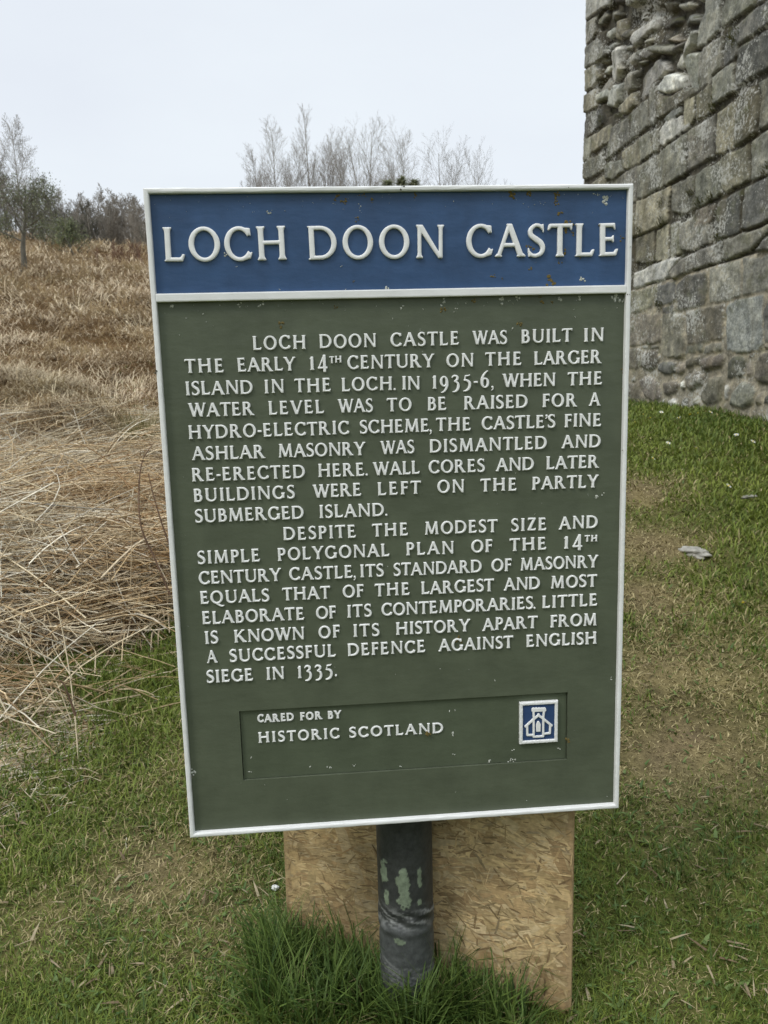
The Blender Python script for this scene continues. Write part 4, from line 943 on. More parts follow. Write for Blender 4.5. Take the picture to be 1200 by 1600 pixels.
def boulders(u0, u1, v0, v1, skip=None):
    res = []; v = v0
    while v < v1:
        h = r5.uniform(.16, .3); u = u0
        while u < u1:
            w_ = r5.uniform(.18, .5); b_ = min(u + w_, u1)
            if b_ - u > .1 and not (skip and skip(u, b_, v, v + h)):
                c_ = np.array(((u + b_) / 2, v + h / 2)); n_ = 8
                res.append(('b', r5.choice('bbgogw'), np.array([c_ + np.array((math.cos(t), math.sin(t))) * ((b_ - u) * .53, h * .53) * r5.uniform(.8, 1.02) for t in np.arange(n_) * 2 * math.pi / n_])))
            u = b_
        v += h
    return res
GZW = float(terrain(WO[0], WO[1])) - .3
vb = wuv(1200, 560)[1]
front = list(ST) + courses(0, 13.2, vb + .15, 7.4, seen) + boulders(0, 13.2, GZW - .6, vb + .15, seen)
TOP = 7.0
def build_face(name_pre, stones, O, U, Nn, u0, u1, v0, v1, cell, parent, robbed):
    us = np.arange(u0, u1 + cell, cell); vs = np.arange(v0, v1 + cell, cell); nu, nv = len(us), len(vs)
    Ug, Vg = np.meshgrid(us, vs)
    wx = Ug + (fbm(Ug * 6, Vg * 6 + 3, 3) - .5) * .034; wy = Vg + (fbm(Ug * 6 + 40, Vg * 6, 3) - .5) * .034     # wobble the joints
    D = np.full(Ug.shape, 9.0); ID = np.zeros(Ug.shape, int)
    for i, (cl, tn, P) in enumerate(stones):
        b = [np.searchsorted(us, P[:, 0].min() - .09), np.searchsorted(us, P[:, 0].max() + .09), np.searchsorted(vs, P[:, 1].min() - .09), np.searchsorted(vs, P[:, 1].max() + .09)]
        if b[1] <= b[0] or b[3] <= b[2]: continue
        sl = (slice(b[2], b[3]), slice(b[0], b[1])); Q = np.stack([wx[sl].ravel(), wy[sl].ravel()], 1)
        d = sd_poly(P, Q).reshape(wx[sl].shape); 
        d = d + {'a': -.004, 'b': .010, 'r': .006, 'p': -.002}[cl]
        k_ = d < D[sl]; D[sl] = np.where(k_, d, D[sl]); ID[sl] = np.where(k_, i, ID[sl])
    cls = np.array([s_[0] for s_ in stones]); isr, isb, isp = cls[ID] == 'r', cls[ID] == 'b', cls[ID] == 'p'
    r6 = np.random.default_rng(4); ns = len(stones)
    off = r6.normal(0, .007, ns); tiltu = r6.normal(0, .018, ns); tiltv = r6.normal(0, .018, ns); cen = np.array([s_[2].mean(0) for s_ in stones])
    off[cls == 'r'] = r6.normal(-.03, .022, (cls == 'r').sum()); tiltu[cls == 'r'] *= 11; tiltv[cls == 'r'] *= 11
    low = Vg < robbed['mortar_v']
    base = np.where(isr, -.12, np.where(isb, -.015, np.where(low, -.012, -.035))) + (fbm(Ug * 9, Vg * 9, 3) - .5) * .016
    rad_ = np.where(isr, .035, np.where(isb, .06, np.where(isp, .03, .010)))
    t = np.clip(-D / rad_, 0, 1); lift = np.sqrt(np.clip(1 - (1 - t) ** 2, 0, 1))
    top = off[ID] + tiltu[ID] * (Ug - cen[ID, 0]) + tiltv[ID] * (Vg - cen[ID, 1]) + np.where(isb, .018, 0) + np.where(isp, .022, 0)
    rough = (fbm(Ug * 5 + ID * 3.7, Vg * 5 + ID * 1.3, 4) - .5) * np.where(isr, .045, np.where(isb, .035, .020)) + (fbm(Ug * 18, Vg * 18, 3) - .5) * .016
    Hh = np.where(D < 0, base + (top + rough - base) * lift, base)
    if robbed.get('hole') is not None:
        d = sd_poly(robbed['hole'], np.stack([Ug.ravel(), Vg.ravel()], 1)).reshape(Ug.shape); Hh = Hh - np.where(isr | (D > 0), smoothstep(0.05, -.35, d) * .14, 0)
    edge_ = (fbm(Vg * 3, Vg * 0 + 5, 3) - .5) * .07 * np.exp(-np.abs(Ug - u0) / .12) if robbed.get('edge') else 0
    P3 = O[None, None] + U[None, None] * (Ug + edge_)[..., None] + Nn[None, None] * Hh[..., None]; P3[..., 2] = Vg + (fbm(Ug * 2, Vg * 0 + 7, 3) * .5 * (Vg > v1 - .05))
    tones = np.array([TONE[s_[1]] for s_ in stones]) * np.clip(r6.normal(.92, .21, (ns, 1)), .55, 1.45) * np.clip(r6.normal(1, .012, (ns, 3)), .96, 1.04)
    K = tones[ID]; mort = np.where(low[..., None], np.array((.30, .27, .215)), np.array((.07, .064, .05)))
    K = np.where((D > -.004)[..., None], mort, K) * (.8 + .4 * fbm(Ug * 4 + 11, Vg * 4, 3))[..., None]
    kind = np.where(isr, 1, np.where(isp, 2, np.where(isb, 3, 0)))
    ii, jj = np.meshgrid(np.arange(nv - 1), np.arange(nu - 1), indexing='ij'); q_ = np.stack([ii * nu + jj, ii * nu + jj + 1, (ii + 1) * nu + jj + 1, (ii + 1) * nu + jj], -1)
    if np.cross(U, (0, 0, 1)) @ Nn < 0: q_ = q_[..., ::-1]
    V_ = P3.reshape(-1, 3); K = K.reshape(-1, 3)
    for kd, nm in enumerate(('ashlar_facing', 'rubble_core', 'plinth_course', 'boulder_footing')):
        f = q_[kind[:-1, :-1] == kd].reshape(-1, 4)
        if not len(f): continue
        used, inv = np.unique(f.ravel(), return_inverse=True)
        link(nm, np_mesh(nm, V_[used], quads=inv.reshape(-1, 4), col=K[used], smooth=True), M_STONE, parent)
M_STONE, n, p, o = mat('weathered_stone')
a = attr(n); t1 = tex(n, 'ShaderNodeTexNoise', scale=7, Detail=9, Roughness=.68); t2 = tex(n, 'ShaderNodeTexNoise', scale=45, Detail=6, Roughness=.65)
c = mixc(n, 1.0, a.outputs['Color'], ramp(n, t1.outputs['Fac'], [(.30, (.42, .43, .42)), (.5, (.95, .96, .93)), (.68, (1.6, 1.56, 1.42))]), 'MULTIPLY')
c = mixc(n, 1.0, c, ramp(n, t2.outputs['Fac'], [(.3, .62), (.7, 1.36)]), 'MULTIPLY')
s_ = tex(n, 'ShaderNodeTexNoise', scale=3.2, mapping=(1, 1, .35), Detail=5)                # rain streaks, ochre and dark
c = mixc(n, ramp(n, s_.outputs['Fac'], [(.54, 0.0), (.72, .35)]), c, (.155, .125, .06))
l0 = tex(n, 'ShaderNodeTexNoise', scale=2.1, Detail=3); l1 = tex(n, 'ShaderNodeTexNoise', scale=30, Detail=6, Roughness=.65)
lm_ = n.nodes.new('ShaderNodeMath'); lm_.operation = 'MULTIPLY_ADD'; lm_.inputs[1].default_value = .75; n.links.new(l0.outputs['Fac'], lm_.inputs[0]); n.links.new(l1.outputs['Fac'], lm_.inputs[2])
c = mixc(n, ramp(n, lm_.outputs[0], [(.955, 0.0), (1.0, .75)]), c, (.50, .50, .46))          # white crustose lichen
v = tex(n, 'ShaderNodeTexVoronoi', scale=16); v.inputs['Randomness'].default_value = 1
c = mixc(n, ramp(n, v.outputs['Distance'], [(.07, .6), (.10, 0.0)]), c, (.48, .48, .43))
g0 = tex(n, 'ShaderNodeTexNoise', scale=5, Detail=6, mapping=(1, 1, 1.5)); c = mixc(n, ramp(n, g0.outputs['Fac'], [(.56, 0.0), (.72, .55)]), c, (.115, .12, .06))
n.links.new(c, p.inputs['Base Color']); p.inputs['Roughness'].default_value = .92; p.inputs['Specular IOR Level'].default_value = .15
b1 = bump(n, p, t1.outputs['Fac'], .55, .05); bump(n, p, t2.outputs['Fac'], .6, .012, b1)
castle = empty('castle_wall', (float(WO[0]), float(WO[1]), float(terrain(WO[0], WO[1]))))
tag(castle, 'tall lichen-spotted grey stone castle wall on boulder footings with its facing robbed near the corner', 'castle wall')
castle['kind'] = 'thing'
wallroot = castle
bpy.context.view_layer.update()
hole = np.array([wuv(*q_) for q_ in ((965, 45), (1000, -30), (1100, -30), (1092, 35), (1060, 90), (1010, 70))])
mv = wuv(1150, 405)[1]
before = set(castle.children)
build_face('', front, WO, WU, WN, 0.0, 12.8, GZW - .3, TOP, .0165, None, dict(mortar_v=mv, hole=hole, edge=True))
ang2 = R(33) ; D2 = np.array([WD[0] * math.cos(ang2) + WD[1] * math.sin(ang2), -WD[0] * math.sin(ang2) + WD[1] * math.cos(ang2), 0]); N2 = np.array([-D2[1], D2[0], 0])
st2 = courses(0, 7.2, mv, 7.2) + boulders(0, 7.2, GZW - .6, mv)
build_face('', st2, WO, D2, N2, 0.0, 7.0, GZW - .3, TOP, .035, None, dict(mortar_v=mv))
for o_ in [o_ for o_ in C.objects if o_.name.split('.')[0] in ('ashlar_facing', 'rubble_core', 'plinth_course', 'boulder_footing')]:
    o_.parent = castle; o_.matrix_parent_inverse = castle.matrix_world.inverted()
A0 = WO + WU * 12.8 - WN * .5; A1 = WO - WN * .62 + WU * .25; A2 = WO + D2 * 7 - N2 * .5; back = np.array([2.2, 0, 0])
foot = [A0, A1, A2, A2 + back, A1 + back + np.array([0, -.5, 0]), A0 + back]
bm = bmesh.new(); lo = [bm.verts.new((q_[0], q_[1], GZW - .3)) for q_ in foot]; hi = [bm.verts.new((q_[0], q_[1], TOP - .05)) for q_ in foot]
bm.faces.new(hi); bm.faces.new(lo[::-1])
for i in range(6): bm.faces.new((lo[i], lo[(i + 1) % 6], hi[(i + 1) % 6], hi[i]))
bmesh.ops.recalc_face_normals(bm, faces=bm.faces); me = bpy.data.meshes.new('wall_core'); bm.to_mesh(me); bm.free()
a = me.attributes.new('Col', 'FLOAT_COLOR', 'POINT'); a.data.foreach_set('color', np.tile((.13, .12, .1, 1), len(me.vertices)).astype(np.float32))
o_ = link('wall_core', me, M_STONE); o_.parent = castle; o_.matrix_parent_inverse = castle.matrix_world.inverted()
# tufts of moss and grass rooted in the joints
mp_ = [(1034, 347, .07), (1081, 303, .05), (1145, 62, .09), (1126, 372, .06), (1110, 312, .05), (1015, 412, .08), (1031, 476, .06), (1002, 362, .05), (1116, 170, .06), (1200, 265, .09), (940, 188, .07), (1092, 317, .05), (1035, 318, .06)]
PP = np.concatenate([np.repeat([wall_pt(x_, y_) + (0, 0, EYE) + WN * .01], 60, 0) + rng.normal(0, 1, (60, 3)) * np.array((.02, s_ * .7, s_ * .45)) for x_, y_, s_ in mp_]); n_ = len(PP)
mc = lerp(np.array((.06, .07, .02)), np.array((.14, .13, .05)), rng.random(n_)); mb = blades(PP, rng.uniform(2.2, 4.2, n_), rng.uniform(.03, .09, n_), rng.uniform(.006, .012, n_), rng.uniform(.3, 1.5, n_), mc, rng.uniform(.2, 1.2, n_))
o_ = link('moss', np_mesh('moss', mb[0], quads=mb[1], tris=mb[2], col=mb[3]), M_GRASS); o_['kind'] = 'stuff'; o_.parent = castle; o_.matrix_parent_inverse = castle.matrix_world.inverted()

# ------------------------------------------------------------------ trees and bushes, leafless in early spring
def bark(name, c1, c2, sc_=12):
    m, n, p, o = mat(name); t1 = tex(n, 'ShaderNodeTexNoise', scale=sc_, mapping=(1, 1, .4), Detail=5)
    n.links.new(ramp(n, t1.outputs['Fac'], [(.3, c1), (.7, c2)]), p.inputs['Base Color']); p.inputs['Roughness'].default_value = .9; return m
B_BIRCH = bark('birch_bark', (.20, .18, .16), (.42, .40, .37)); B_TWIG = bark('grey_twig', (.185, .165, .135), (.30, .27, .225)); B_DARK = bark('dark_bark', (.085, .08, .065), (.17, .16, .125)); B_RED = bark('russet_twig', (.12, .07, .045), (.23, .14, .09))
def grow(rr, H, r0, spread, levels, nb, up=.35, wob=.12, first=.22, lean=0.0, ratio=.5):
    """returns trunk branches and twig branches as lists of (k,4) polylines"""
    trunk, twig = [], []
    def branch(p, d, L, r, lv):
        k = 7 if lv == 0 else (5 if lv == 1 else 4); pts = []; d = d.copy(); p = p.copy()
        for i in range(k):
            pts.append((*p, r * (1 - .9 * i / (k - 1)) + .0005)); wb = wob * (.35 if lv == 0 and up > .3 else 1); d = d + np.array([rr.gauss(0, wb), rr.gauss(0, wb), up * .12 if lv else 0.03]); d /= np.linalg.norm(d); p = p + d * (L / (k - 1))
        (trunk if lv == 0 else twig).append(np.array(pts))
        if lv >= levels: return
        n_ = nb[lv]
        for j in range(n_):
            t = (first if lv == 0 else .18) + (1 - (first if lv == 0 else .18)) * (j + rr.random()) / n_
            if t > .97: continue
            i = min(k - 2, int(t * (k - 1))); f = t * (k - 1) - i; q_ = np.array(pts[i][:3]) * (1 - f) + np.array(pts[i + 1][:3]) * f; r_ = pts[i][3] * (1 - f) + pts[i + 1][3] * f
            ax = np.array(pts[i + 1][:3]) - np.array(pts[i][:3]); ax /= np.linalg.norm(ax); ph = rr.uniform(0, 6.283); s_ = np.cross(ax, (math.cos(ph), math.sin(ph), .3)); s_ /= np.linalg.norm(s_) + 1e-9
            dd = ax * (1 - spread) + s_ * spread + np.array([0, 0, up * (.6 if lv == 0 else .3)]); dd /= np.linalg.norm(dd)
            branch(q_, dd, L * ratio * (1.1 - .75 * t) * rr.uniform(.7, 1.2) if lv == 0 else L * .5 * rr.uniform(.6, 1.2) * (1.15 - .6 * t), r_ * .5, lv + 1)
    branch(np.zeros(3), np.array([lean, rr.gauss(0, .04), 1.0]), H, r0, 0); return trunk, twig
def poly_tubes(bl, sides, minr=0.0):
    by = {}
    for b in bl: by.setdefault(len(b), []).append(b)
    V, Q_, o_ = [], [], 0
    for k, L in by.items():
        A = np.array(L); A[:, :, 3] = np.maximum(A[:, :, 3], minr); v, q_ = tubes(A, sides); V.append(v); Q_.append(q_ + o_); o_ += len(v)
    return np.concatenate(V), np.concatenate(Q_)
def plant_at(px, dist):
    d = ray(px, 560); k = dist / math.hypot(d[0], d[1]); x_, y_ = d[0] * k, d[1] * k; return x_, y_, float(terrain(x_, y_))
def height_for(px, py, dist, z0): d = ray(px, py); return d[2] * dist / math.hypot(d[0], d[1]) + EYE - z0
def tree(name, px, topy, dist, label, cat, group, seed, mats, stems=1, stemspread=.0, minr=.006, leaf=None, zdrop=.1, hk=1.0, **kw):
    rr = random.Random(seed); x_, y_, z_ = plant_at(px, dist); z_ -= zdrop; H = height_for(px, topy, dist, z_) * hk * (.92 if name != 'mossy_tree' else 1)
    t = empty(name, (x_, y_, z_)); tag(t, label, cat, group)
    TR, TW = [], []
    for s_ in range(stems):
        k2 = dict(kw); hh = H if s_ == 0 else H * rr.uniform(.62, .95); k2['lean'] = kw.get('lean', 0) if s_ == 0 else rr.gauss(0, .16)
        a_, b_ = grow(rr, hh, kw.get('r0', H * .0085), **{k: v for k, v in k2.items() if k != 'r0'})
        ofs = np.array([0 if s_ == 0 else rr.gauss(0, stemspread), 0 if s_ == 0 else rr.gauss(0, stemspread), 0, 0]); TR += [q_ + ofs for q_ in a_]; TW += [q_ + ofs for q_ in b_]
    v, q_ = poly_tubes(TR, 6, minr); link('trunk', np_mesh('trunk', v, quads=q_, smooth=True), mats[0], t)
    v, q_ = poly_tubes(TW, 3, minr); cr_ = link('crown', np_mesh('crown', v, quads=q_), mats[1], t)
    if leaf:
        n_, c1, c2, sz, zr = leaf; pts = np.concatenate([b[1:, :3] for b in TW if b[:, 2].min() > H * zr]); k = rng.integers(0, len(pts), n_); P = pts[k] + rng.normal(0, .09, (n_, 3))
        cc = lerp(np.array(c1), np.array(c2), rng.random(n_)); lb = blades(P, rng.uniform(0, 6.28, n_), rng.uniform(.5, 1.2, n_) * sz, rng.uniform(.5, 1, n_) * sz * .7, rng.uniform(0, 3.1, n_), cc, .5)
        link('leaf_haze' if False else 'foliage', np_mesh('foliage', lb[0], quads=lb[1], tris=lb[2], col=lb[3]), M_LEAF, t)
    return t
BK = dict(spread=.47, levels=3, nb=(34, 8, 4), up=.5, wob=.06, first=.12, ratio=.44)
GB = 'bare trees on the rise behind the sign'
tree('bare_tree', 441, 188, 44, 'bare pale multi-stemmed tree showing above the title panel at the left end of the row', 'tree', GB, 1, (B_TWIG, B_TWIG), stems=4, stemspread=.5, minr=.0032, **BK)
tree('bare_tree', 495, 148, 45, 'tallest and slimmest bare tree above the sign, with one leading shoot', 'tree', GB, 2, (B_TWIG, B_TWIG), stems=2, stemspread=.5, minr=.0032, **{**BK, 'spread': .36, 'ratio': .3, 'wob': .04})
tree('bare_tree', 580, 182, 44, 'bushy bare tree of many upright stems above the middle of the title', 'tree', GB, 3, (B_TWIG, B_TWIG), stems=5, stemspread=.8, minr=.0032, **BK)
tree('bare_tree', 540, 225, 43, 'low bare tree filling the gap right of the slimmest tree', 'tree', GB, 4, (B_TWIG, B_TWIG), stems=3, stemspread=.6, minr=.0032, **BK)
tree('bare_tree', 656, 203, 44, 'rounded bare tree rising behind the small evergreens', 'tree', GB, 5, (B_TWIG, B_TWIG), stems=4, stemspread=.6, minr=.0032, **BK)
tree('bare_tree', 690, 212, 45, 'bare tree just right of the rounded one, with fine twigs spreading right', 'tree', GB, 26, (B_TWIG, B_TWIG), stems=2, stemspread=.5, minr=.0032, **BK)
tree('bare_tree', 742, 232, 44, 'lowest bare tree at the right end of the row, half hidden by the sign', 'tree', GB, 7, (B_TWIG, B_TWIG), stems=3, stemspread=.35, minr=.0032, **{**BK, 'spread': .45, 'up': .7})
tree('bare_tree', 625, 215, 46, 'thin bare tree just left of the rounded one, behind the evergreen tips', 'tree', GB, 27, (B_TWIG, B_TWIG), stems=3, stemspread=.8, minr=.0032, **BK)
tree('bare_tree', 520, 208, 46, 'thin bare tree standing between the slimmest tree and the bushy one', 'tree', GB, 28, (B_TWIG, B_TWIG), stems=3, stemspread=.8, minr=.0032, **BK)
tree('bare_tree', 415, 232, 45, 'low bare tree at the far left end of the row above the sign', 'tree', GB, 29, (B_TWIG, B_TWIG), stems=3, stemspread=.6, minr=.0032, **BK)
def evergreen(px, topy, dist, label, seed):
    x_, y_, z_ = plant_at(px, dist); H = height_for(px, topy, dist, z_); t = empty('evergreen_tree', (x_, y_, z_)); tag(t, label, 'tree', 'small evergreens behind the sign'); r_ = np.random.default_rng(seed)
    v, q_ = tubes(np.array([[(0, 0, -.1, .12), (0, 0, H * .5, .05), (0, 0, H * .93, .008)]]), 6); link('trunk', np_mesh('trunk', v, quads=q_), B_DARK, t)
    n_ = 2400; h = r_.random(n_) ** .7; a_ = r_.uniform(0, 6.28, n_); rad_ = (1 - h * .95) * H * .13 * np.sqrt(r_.random(n_)) * (1 + .25 * np.sin(a_ * 5 + h * 30)); P = np.stack([rad_ * np.cos(a_), rad_ * np.sin(a_), H * (.06 + .93 * h)], 1)
    cc = lerp(np.array((.20, .22, .14)), np.array((.38, .39, .26)), r_.random(n_)); lb = blades(P, a_, r_.uniform(.15, .45, n_), np.full(n_, .09), r_.uniform(.9, 1.9, n_), cc, .3)
    link('crown', np_mesh('crown', lb[0], quads=lb[1], tris=lb[2], col=lb[3]), M_LEAF, t)
for i, (px_, ty_, lb_) in enumerate(((612, 283, 'dark evergreen tip just left of the highest evergreen above the sign edge'), (634, 278, 'highest dark evergreen tip above the sign edge, near the middle of the group'), (652, 280, 'dark evergreen tip at the right end of the group above the sign edge'))):
    evergreen(px_, ty_, 40, lb_, 50 + i)
# left of the sign
GL = 'leafless trees and bushes on the hilltop'
tree('birch_tree', 56, 184, 34, 'tall slim pale birch standing above the green mossy tree', 'tree', GL, 11, (B_BIRCH, B_TWIG), minr=.0036, spread=.55, levels=3, nb=(48, 8, 4), up=.45, wob=.05, first=.15, ratio=.38)
tree('birch_tree', 3, 190, 35, 'tall bare birch cut by the left edge of the picture', 'tree', GL, 12, (B_BIRCH, B_TWIG), stems=2, stemspread=.6, minr=.0036, spread=.52, levels=3, nb=(40, 8, 4), up=.45, wob=.05, first=.2, ratio=.36)
tree('mossy_tree', 46, 292, 22, 'crooked low tree with dark leaning trunk and mossy green crown atop the field', 'tree', GL, 13, (B_DARK, B_DARK), minr=.005, leaf=(3600, (.12, .145, .085), (.24, .26, .145), .045, .36), r0=.08, spread=.72, levels=3, nb=(13, 9, 7), up=.08, wob=.17, first=.40, ratio=.88, lean=.12)
tree('mossy_tree', 132, 352, 27, 'small green-tinged sapling right of the crooked mossy tree', 'tree', GL, 14, (B_DARK, B_DARK), minr=.006, leaf=(1500, (.11, .14, .07), (.24, .26, .12), .055, .3), r0=.05, spread=.7, levels=3, nb=(9, 7, 5), up=.2, wob=.18, first=.2, ratio=.7, lean=-.2)
tree('mossy_tree', 88, 345, 29, 'green twiggy bush filling the gap behind the crooked mossy tree', 'bush', GL, 15, (B_DARK, B_DARK), stems=3, stemspread=.7, minr=.006, leaf=(2600, (.11, .13, .07), (.22, .24, .13), .06, .2), r0=.04, spread=.65, levels=3, nb=(9, 7, 5), up=.25, wob=.15, first=.15, ratio=.6)
SHR = dict(spread=.5, levels=3, nb=(16, 9, 6), up=.35, wob=.08, first=.03, ratio=.55, r0=.035, minr=.005)
for i, (px_, ty_, ds_, mt_, st_, lb_) in enumerate((
        (172, 292, 33, B_TWIG, 4, 'grey bare bush with the highest twigs among those left of the sign'),
        (145, 305, 35, B_TWIG, 4, 'grey bare bush behind the small green-tinged sapling'),
        (115, 300, 35, B_TWIG, 4, 'grey bare bush right of the tall pale birch'),
        (205, 302, 34, B_TWIG, 5, 'pale rounded bare bush half hidden by the top left corner of the sign'),
        (232, 308, 35, B_TWIG, 4, 'pale bare bush almost wholly behind the left edge of the sign'),
        (85, 285, 36, B_TWIG, 3, 'thin grey bare bush behind the crown of the mossy tree'),
        (28, 275, 36, B_TWIG, 4, 'dark twiggy bare bush between the two tall birches'),
        (-20, 280, 36, B_TWIG, 4, 'twiggy bare bush at the very left edge under the cut birch'),
        (158, 318, 31, B_DARK, 5, 'dark low bush in front of the bush with the highest twigs'),
        (188, 312, 31.5, B_TWIG, 5, 'dense grey bush standing just left of the pale rounded one'),
        (100, 312, 31.5, B_DARK, 5, 'dark dense bush between the mossy tree and the small sapling'),
        (220, 322, 31, B_TWIG, 5, 'low dense bush touching the left edge of the sign'))):
    tree('bare_bush', px_, ty_, ds_, lb_, 'bush', GL, 30 + i, (B_DARK if i % 2 else B_TWIG, mt_), stems=st_, stemspread=.7, **SHR)
for i, (px_, ty_, ds_, lb_) in enumerate(((213, 376, 26, 'russet twiggy bush against the left edge of the sign below the title'), (190, 392, 27, 'low russet bush left of the one touching the sign'), (150, 392, 27.5, 'low brown bramble bush below the green-tinged sapling'), (20, 385, 27, 'low brown bramble bush left of the crooked trunk'))):
    tree('russet_bush', px_, ty_, ds_, lb_, 'bush', 'russet bushes at the top of the field', 60 + i, (B_RED, B_RED), stems=9, stemspread=.42, minr=.006, spread=.4, levels=2, nb=(9, 6), up=.6, wob=.12, first=.1, ratio=.5, r0=.015)

# ------------------------------------------------------------------ small things on the ground
def bramble(name, pts, r_, label):
    P = []; 
    for px_, py_, k_ in pts: d = ray(px_, py_); k2 = k_ / math.hypot(d[0], d[1]); P.append(d * k2 + (0, 0, EYE))
    P = np.array(P); S_, W_ = spline(P, np.linspace(r_, r_ * .45, len(P)), 5); b0 = S_[0].copy(); b0[2] = float(terrain(b0[0], b0[1]))
    A = np.concatenate([S_ - b0, W_[:, None]], 1)[None]; v, q_ = tubes(A, 6); r_g = random.Random(4); 
    t = empty(name, b0); tag(t, label, 'dead stem', 'dead bramble stems beside the sign')
    link('stem', np_mesh('stem', v, quads=q_, smooth=True), B_RED, t)
    tw = []
    for i in range(4, len(S_) - 2, 3):
        a_ = r_g.uniform(0, 6.28); L = r_g.uniform(.04, .11); p0 = S_[i] - b0; tw.append(np.array([(*p0, .0012), (*(p0 + np.array((math.cos(a_), math.sin(a_) * .5, .6)) * L * .5), .0010), (*(p0 + np.array((math.cos(a_), math.sin(a_) * .5, 1.1)) * L), .0006)]))
    v, q_ = poly_tubes(tw, 4); link('side_twig', np_mesh('side_twig', v, quads=q_), B_RED, t)
bramble('bramble_stem', [(266, 930, 4.0), (245, 880, 4.0), (221, 825, 4.0), (217, 770, 4.0), (222, 722, 4.0), (240, 692, 4.0)], .0052, 'reddish dead bramble stem arching up left of the sign, the longer of the two')
bramble('bramble_stem', [(264, 850, 3.9), (252, 815, 3.9), (240, 775, 3.9), (232, 740, 3.9)], .0045, 'shorter reddish dead bramble stem close against the left edge of the sign')
bramble('bracken_stalk', [(118, 1118, 3.0), (110, 1095, 3.0), (100, 1070, 3.0), (92, 1062, 3.0)], .005, 'short brown broken stalk leaning in the grass below the straw')
def rock(name, px_, py_, size, label, cat, group, seed, cols, zoff=0.0):
    x_, y_ = ground_hit(px_, py_); z_ = float(terrain(x_, y_)); bm = bmesh.new(); bmesh.ops.create_icosphere(bm, subdivisions=4, radius=1); r_ = random.Random(seed); s0 = r_.uniform(0, 50)
    for v in bm.verts:
        d = v.co.copy(); k = 1 + (float(fbm(d.x * 1.4 + s0, d.y * 1.4 + d.z * 2, 3)) - .5) * .8 + (float(fbm(d.x * 5 + s0, d.y * 5 + d.z * 4, 2)) - .5) * .16; v.co = Vector((d.x * size[0], d.y * size[1], d.z * size[2])) * k
    me = bpy.data.meshes.new(name); bm.to_mesh(me); bm.free(); me.polygons.foreach_set('use_smooth', np.ones(len(me.polygons), bool))
    m, n, p, o = mat(name + '_stone'); t1 = tex(n, 'ShaderNodeTexNoise', scale=30, Detail=6); n.links.new(ramp(n, t1.outputs['Fac'], [(.3, cols[0]), (.7, cols[1])]), p.inputs['Base Color']); p.inputs['Roughness'].default_value = .9; bump(n, p, t1.outputs['Fac'], .5, .01)
    o_ = link(name, me, m, None, (x_, y_, z_ + zoff)); o_.rotation_euler = (0, 0, r_.uniform(-.4, .4)); tag(o_, label, cat, group)
GR = ((.19, .18, .155), (.36, .345, .30))
rock('flat_stone', 1084, 866, (.06, .11, .034), 'flat grey stone bedded in the worn grass right of the sign', 'stone', 'stones in the lawn', 1, GR)
rock('flat_stone', 1172, 779, (.07, .035, .014), 'thin flat stone lying in the lawn nearer the castle wall', 'stone', 'stones in the lawn', 2, GR)
rock('pebble', 431, 1398, (.011, .009, .006), 'small white pebble in the grass left of the strand board', 'pebble', None, 4, ((.5, .5, .48), (.7, .7, .68)), .012)
# daisies and a few yellow flowers near the wall
def flower_mesh(petal, heart, r_):
    bm = bmesh.new(); k = 11
    for i in range(k):
        a_ = i * 2 * math.pi / k; w_ = .2; P = [(math.cos(a_ - w_) * r_ * .25, math.sin(a_ - w_) * r_ * .25, 0), (math.cos(a_ - w_) * r_ * .8, math.sin(a_ - w_) * r_ * .8, r_ * .1), (math.cos(a_) * r_, math.sin(a_) * r_, r_ * .15), (math.cos(a_ + w_) * r_ * .8, math.sin(a_ + w_) * r_ * .8, r_ * .1), (math.cos(a_ + w_) * r_ * .25, math.sin(a_ + w_) * r_ * .25, 0)]
        bm.faces.new([bm.verts.new(q_) for q_ in P])
    me1 = bpy.data.meshes.new('petals'); bm.to_mesh(me1); bm.free(); me1.materials.append(petal)
    bm = bmesh.new(); bmesh.ops.create_uvsphere(bm, u_segments=8, v_segments=5, radius=r_ * .3); me2 = bpy.data.meshes.new('flower_heart'); bm.to_mesh(me2); bm.free(); me2.materials.append(heart)
    v, q_ = tubes(np.array([[(0, 0, -.045, .0012), (.002, 0, -.02, .0011), (0, 0, 0, .001)]]), 4); me3 = np_mesh('stem', v, quads=q_); me3.materials.append(M_STEM); return me1, me2, me3
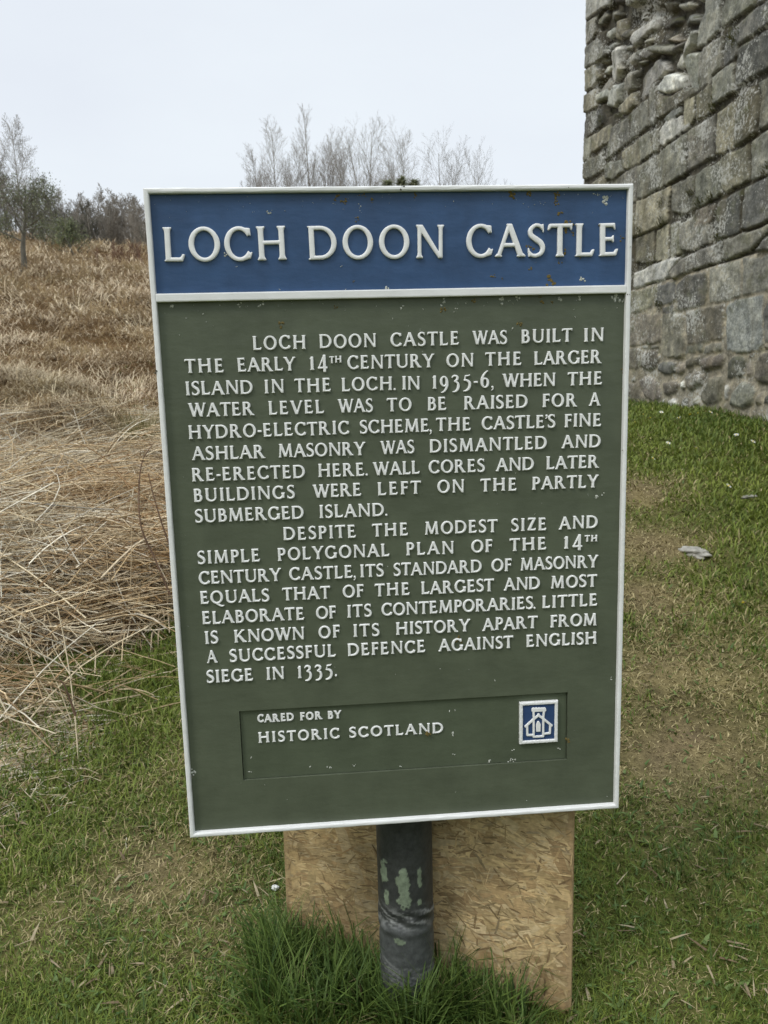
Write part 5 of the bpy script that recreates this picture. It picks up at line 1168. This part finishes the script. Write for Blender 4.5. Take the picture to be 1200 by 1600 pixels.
def flat(name, c1, c2, sc_=200):
    m, n, p, o = mat(name); t1 = tex(n, 'ShaderNodeTexNoise', scale=sc_); n.links.new(ramp(n, t1.outputs['Fac'], [(.3, c1), (.7, c2)]), p.inputs['Base Color']); p.inputs['Roughness'].default_value = .7; return m
M_PET, M_YEL, M_STEM = flat('daisy_petal', (.7, .7, .68), (.82, .82, .8)), flat('yellow_petal', (.6, .45, .03), (.75, .6, .05)), flat('flower_stem', (.05, .09, .02), (.09, .13, .03))
FD, FY = flower_mesh(M_PET, M_YEL, .022), flower_mesh(M_YEL, M_YEL, .02)
for i, (px_, py_, yl) in enumerate(((1044, 703, 0), (1138, 772, 0), (1088, 711, 0), (1160, 958, 0), (992, 668, 0), (1060, 662, 0), (1033, 652, 0), (1110, 652, 0), (1005, 655, 0), (1078, 655, 1), (1090, 654, 1), (1016, 660, 1), (1150, 690, 0), (1176, 700, 0), (1020, 726, 0))):
    x_, y_ = ground_hit(px_, py_); z_ = float(terrain(x_, y_)) + .045
    t = empty('yellow_flower' if yl else 'daisy', (x_, y_, z_)); t.rotation_euler = (.5 + .2 * math.sin(i), .2 * math.cos(i * 2), i)
    tag(t, 'small yellow flower in the grass at the foot of the castle wall' if yl else 'small white daisy in the short grass before the castle wall', 'flower', 'yellow flowers by the wall' if yl else 'daisies in the lawn')
    for me in (FY if yl else FD): link(me.name.split('.')[0], me, None, t)
# green rush tuft beside the sign
x_, y_ = ground_hit(225, 705); n_ = 420; a_ = rng.uniform(0, 6.28, n_); r_ = .16 * np.sqrt(rng.random(n_)); P = np.stack([r_ * np.cos(a_), r_ * np.sin(a_), np.full(n_, -.03)], 1)
cc = lerp(np.array((.10, .11, .04)), np.array((.30, .24, .11)), rng.random(n_)); lb = blades(P, a_, rng.uniform(.25, .55, n_), np.full(n_, .006), rng.uniform(.05, .6, n_), cc, .3)
o_ = link('rush_tuft', np_mesh('rush_tuft', lb[0], quads=lb[1], tris=lb[2], col=lb[3]), M_GRASS, None, (x_, y_, float(terrain(x_, y_)))); tag(o_, 'upright olive green rush tuft among the dry grass left of the sign', 'rush tuft')
